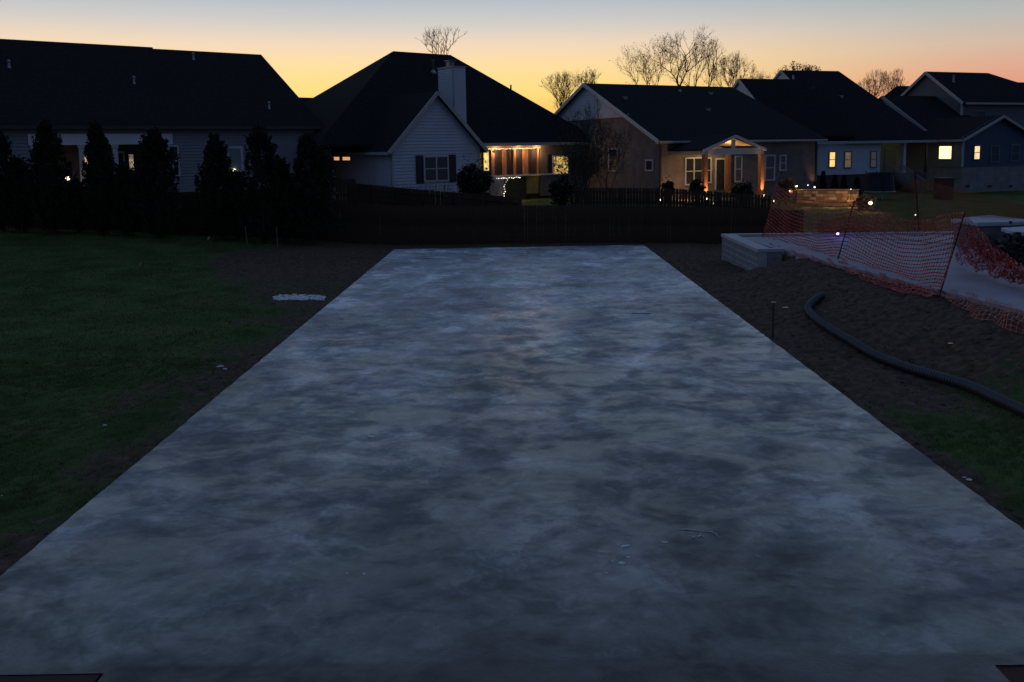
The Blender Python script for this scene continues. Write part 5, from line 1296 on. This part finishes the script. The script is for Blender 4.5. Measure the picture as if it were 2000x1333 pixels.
for px, py, s, e_, lab in ((678, 1120, .014, 1, 'left of two white specks in the dark patch near the slab front'), (711, 1121, .02, 1, 'right of two white specks in the dark patch near the slab front'),
    (1222, 1067, .024, 2.4, 'elongated pale chip, topmost of the scatter near the slab front'), (1207, 1063, .010, 1, 'tiny chip beside the elongated chip'), (1227, 1088, .016, 1.4, 'middle chip of the scatter near the slab front'), (1215, 1100, .03, 1.2, 'roundest pale chip of the scatter near the slab front'), (1196, 1096, .012, 1, 'small chip left of the roundest chip'), (1184, 1119, .014, 1, 'lowest chip of the scatter near the slab front'),
    (1299, 1059, .02, 1.8, 'lone chip left of the curved scratch'), (1253, 611, .10, 2.4, 'flat white chip far up the right half of the slab'), (746, 637, .06, 1.6, 'pale chip at the left of the upper slab'), (815, 636, .04, 1.2, 'second pale chip in the upper left of the slab'), (725, 853, .04, 1.8, 'pale chip at the left middle of the slab')):
    crumb(px, py, s, 0.0, lab, .22, e_)
cr = MB()
for k in range(11):
    q = G(random.uniform(1346, 1384), random.uniform(1038, 1051), .006); cr.ball(q, random.uniform(.004, .012), 6, 4, (1.5, 1, .4))
tag(cr.build('cement_crumbs', CH), 'sprinkle of tiny cement crumbs under the curved ridge', 'cement crumbs', kind='stuff')
mb = MB(); sc_ = [G(px, py, .006) for px, py in ((1325, 1034), (1340, 1034), (1360, 1036), (1378, 1038), (1390, 1039), (1398, 1043), (1404, 1050))]
mb.tube([p - sc_[0] for p in sc_], [.003, .006, .004, .003, .005, .004, .002], 6); o = mb.build('cement_ridge', CH); o.location = sc_[0]; o.scale = (1, 1, .7); tag(o, 'thin curved ridge of pale cement on the front right of the slab', 'cement ridge')
for px, py, s, lab in ((440, 721, .035, 'small pale stone on the soil beside the slab'), (430, 716, .05, 'flat pale stone on the soil beside the slab'), (1893, 937, .03, 'pale stone in the grass at the right slab edge'), (1884, 933, .02, 'smaller pale stone in the grass at the right slab edge'), (1, 970, .03, 'pale stone in the lawn at the left edge'), (204, 831, .03, 'thin pale leaf in the left lawn'), (1560, 505, .06, 'pale lump on the dirt below the netting'), (1857, 671, .04, 'pale stone on the dirt slope right of the pipe'), (1535, 601, .06, 'pale stone on the dirt right of the capped stake')):
    crumb(px, py, s, None, lab, .3, 1.5)

# ------------------------------------------------------------------ neighbour's lit garden wall and yard things
SM = mat('garden_stone', (.34, .25, .16), .9, .4, 3, .01, 20); MT = mat('garden_mortar', (.16, .13, .10), .95)
gw = at(1556, 388, 50); gw2 = at(1677, 394, 49); zt1 = at(1556, 371, 50).z; zt2_ = at(1677, 369.5, 49).z; zb1_ = at(1600, 397, 49.5).z
root = empty('garden_wall', (gw.x, gw.y, zb1_), math.atan2(gw2.y - gw.y, gw2.x - gw.x), label='low stone garden wall lit warm orange beyond the netting', cat='garden wall')
LW = (Vector((gw2.x, gw2.y)) - Vector((gw.x, gw.y))).length; hw_ = (zt1 + zt2_) / 2 - zb1_
mb = MB(); mb.box(0, LW, .03, .35, -.3, hw_ - .06); mb.build('core', MT, root)
nc = 4
SMS = [SM, mat('garden_stone_dark', (.20, .14, .09), .9, .4, 3, .01, 20), mat('garden_stone_pale', (.48, .37, .25), .9, .3, 3, .01, 20)]
for c in range(nc):
    u = 0; z0 = hw_ * c / nc - .02 * c
    while u < LW - .05:
        w_ = min(random.uniform(.22, .5), LW - u); hh = (hw_ - .06) / nc - .025
        mb = MB(); mb.box(u + .014, u + w_ - .014, -random.uniform(0, .07), .06, z0 + .012, z0 + hh); mb.build('stone', random.choice(SMS), root); u += w_
mb = MB(); mb.box(-.04, LW + .04, -.06, .4, hw_ - .055, hw_); mb.build('cap_stone', SM, root)
for i, (px, py, e_, r_) in enumerate(((1573, 380, 10, .05), (1622, 384, 16, .05), (1660, 390, 18, .05))):
    q = at(px, py, 48.6); lamp('wall_light', root.matrix_basis.inverted() @ Vector((q.x, q.y - .15, zb1_ + .08)), (1, .52, .22), e_, root, r_)
def bright(label, px, py, Y, r, col, st, w, gl=None):
    p = at(px, py, Y); root = empty('landscape_light', (p.x, p.y, p.z - .35), label=label, cat='landscape light', group='bright landscape lights by the garden wall')
    mb = MB(); mb.tube([(0, 0, -.3), (0, 0, .30)], .02, 6); mb.tube([(0, 0, .28), (0, 0, .31)], [.05, .09], 8); mb.build('stem', DARKM(), root)
    mb = MB(); mb.ball((0, 0, .35), r * .68, 10, 6); mb.build('lens', emat('landscape_lens_' + str(int(st)), col, st), root)
    if w: lamp('glow', (0, -.15, .35), (1, .6, .3), w, root, .08)
bright('bright round light at the left end of the garden wall', 1555, 364, 50, .12, (1, .8, .45), 4, 10)
bright('small white light above the middle of the garden wall', 1591, 366, 52, .08, (1, .9, .7), 3, 0)
bright('low light left of the garden wall beside bare stems', 1543, 373, 49.5, .09, (1, .7, .4), 3, 3)
bright('brightest light at the right end of the garden wall beside a tuft', 1700, 397, 46, .14, (1, .82, .5), 6, 14)
bright('uplight at the foot of the brick house corner', 1578, 362, 53, .05, (1, .7, .4), 3, 0)
bright('tiny light on the right end of the garden wall top', 1662, 370, 49, .04, (1, .8, .6), 3, 0)
bright('tiny white light beyond the patio beside the tall black stake', 1788, 420, 30, .035, (1, .9, .75), 3, 0)
shrub('grass_tuft', 'tuft of ornamental grass lit orange by the brightest garden light', 1690, 47.0, 388, 404, 30, 1200, 'ornamental grass', .22, mat('tuft', (.28, .2, .11), .8), 6)
shrub('bare_bush', 'twiggy bush lit warm at the left end of the garden wall', 1535, 49.6, 352, 385, 36, 900, 'bush', .14, mat('lit_bush', (.17, .10, .06), .8), 6)
# trampoline
p = at(1717, 380, 56); root = empty('trampoline', (p.x, p.y, min(p.z, gz(p.x, p.y)) ), label='dark trampoline with a tall safety net beside the white house stairs', cat='trampoline')
NVY = mat('trampoline_navy', (.012, .018, .035), .8, .3, 3); zt = at(1710, 338, 56).z - root.location.z; R1 = .98
mb = MB(); mb.tube([(R1 * math.cos(a_ * .3927), R1 * math.sin(a_ * .3927), .55) for a_ in range(17)], .05, 6); mb.build('frame', mat('galvanised', (.3, .3, .33), .4, metal=.6), root)
mb = MB(); mb.prism([(R1 * .93 * math.cos(a_ * .3927), R1 * .93 * math.sin(a_ * .3927), .57) for a_ in range(16)], .02); mb.build('mat', NVY, root)
mb = MB()
for a_ in range(16):
    c1, s1_ = math.cos(a_ * .3927), math.sin(a_ * .3927); c2, s2_ = math.cos((a_ + 1) * .3927), math.sin((a_ + 1) * .3927); rt = .86
    mb.prism([(R1 * c1, R1 * s1_, .6), (R1 * c2, R1 * s2_, .6), (R1 * rt * c2, R1 * rt * s2_, zt), (R1 * rt * c1, R1 * rt * s1_, zt)], .01, (-c1, -s1_, 0))
mb.build('enclosure_net', NVY, root)
for a_ in (3, 7, 11, 15):
    c1, s1_ = math.cos(a_ * .3927 + .2), math.sin(a_ * .3927 + .2); mb = MB(); mb.tube([(R1 * c1, R1 * s1_, 0), (R1 * c1, R1 * s1_, .55)], .03, 6); mb.build('leg', mat('galvanised', (.3,) * 3), root)
    mb = MB(); mb.tube([(R1 * c1 * 1.03, R1 * s1_ * 1.03, .5), (R1 * c1 * .92, R1 * s1_ * .92, zt + .12)], .025, 6); mb.build('pole', NVY, root)
q = at(1722, 359, 54.8); mb = MB(); mb.ball((0, 0, 0), .11, 10, 7); o = mb.build('ball', mat('white_ball', (.8, .8, .8), .4)); o.location = q; o.location.z = root.location.z + .57 + .13; o.location.y = p.y - .3; tag(o, 'white ball lying on the trampoline', 'ball')
# brick grill
q = at(1843, 372, 58); root = empty('brick_grill', (q.x, q.y, gz(q.x, q.y)), R(15), label='small square brick grill stand in front of the white foundation', cat='brick grill')
RBR = brick_mat('red_brick', (.16, .055, .035), (.11, .04, .03), (.14, .12, .10)); zt = at(1843, 347, 58).z - root.location.z
mb = MB(); mb.box(-.5, .5, -.4, .4, -.1, zt - .1); mb.build('base', RBR, root); mb = MB(); mb.box(-.56, .56, -.46, .46, zt - .098, zt); mb.build('top', mat('grill_top', (.12, .10, .09), .8), root)
mb = MB(); mb.box(.56, .95, -.15, .15, zt - .12, zt - .03); mb.build('side_shelf', DARKM(), root)
# sparse lit sapling in the far net area
branch_tree('sapling', 'tiny leafless sapling with pale twigs beside the tall black stake', 1797, 31.5, 376, 16, 71, 0, depth=4, rad=.012, tw=.007, trunks=1, m=mat('pale_twig', (.42, .38, .34), .8), ybase=402)
# lamp on the porch of the first house, seen between the evergreens
q = at(132, 349, 41.5); root = empty('porch_lantern', (q.x, q.y, q.z - .3), label='small bright lantern standing low between the two left evergreens', cat='lantern')
mb = MB(); mb.tube([(0, 0, -.9), (0, 0, .2)], .03, 6); mb.tube([(0, 0, .42), (0, 0, .5)], [.13, .03], 8); mb.build('stand', DARKM(), root); mb = MB(); mb.ball((0, 0, .3), .10, 8, 6); mb.build('lens', emat('lantern_lens', (1, .75, .4), 5), root)
lamp('glow', (0, -.3, .1), (1, .55, .25), 6, root, .05)
q = at(455, 333, 46.5); root = empty('porch_lantern', (q.x, q.y, q.z - .3), label='small greenish lamp glowing low under the white framed window', cat='lantern')
mb = MB(); mb.tube([(0, 0, -1.2), (0, 0, .2)], .03, 6); mb.build('stand', DARKM(), root); mb = MB(); mb.ball((0, 0, .3), .13, 8, 6, (1.6, 1, .8)); mb.build('lens', emat('lantern_lens_pale', (.95, .85, .5), 2), root)
# dead weeds rising over the side fence
wd_ = empty('tall_weeds', at(800, 372, 43.0), label='thin dry weed stems rising over the side yard fence under the gable', cat='weeds'); wd_['kind'] = 'stuff'
mb = MB()
for k in range(90):
    px = random.uniform(705, 885); x = at(px, 372, 43).x - wd_.location.x; h = random.uniform(.25, .75); mb.tube([(x, random.uniform(-.4, .4), -1.0), (x + random.gauss(0, .04), 0, h * .5), (x + random.gauss(0, .12), 0, h - .2)], [.008, .006, .003], 3, False)
COL.objects.unlink(wd_); bpy.data.objects.remove(wd_)
o = mb.build('tall_weeds', mat('dry_weed', (.05, .045, .04), .9)); o.location = at(800, 372, 43.0); tag(o, 'thin dry weed stems rising over the side yard fence under the gable', 'weeds', kind='stuff')
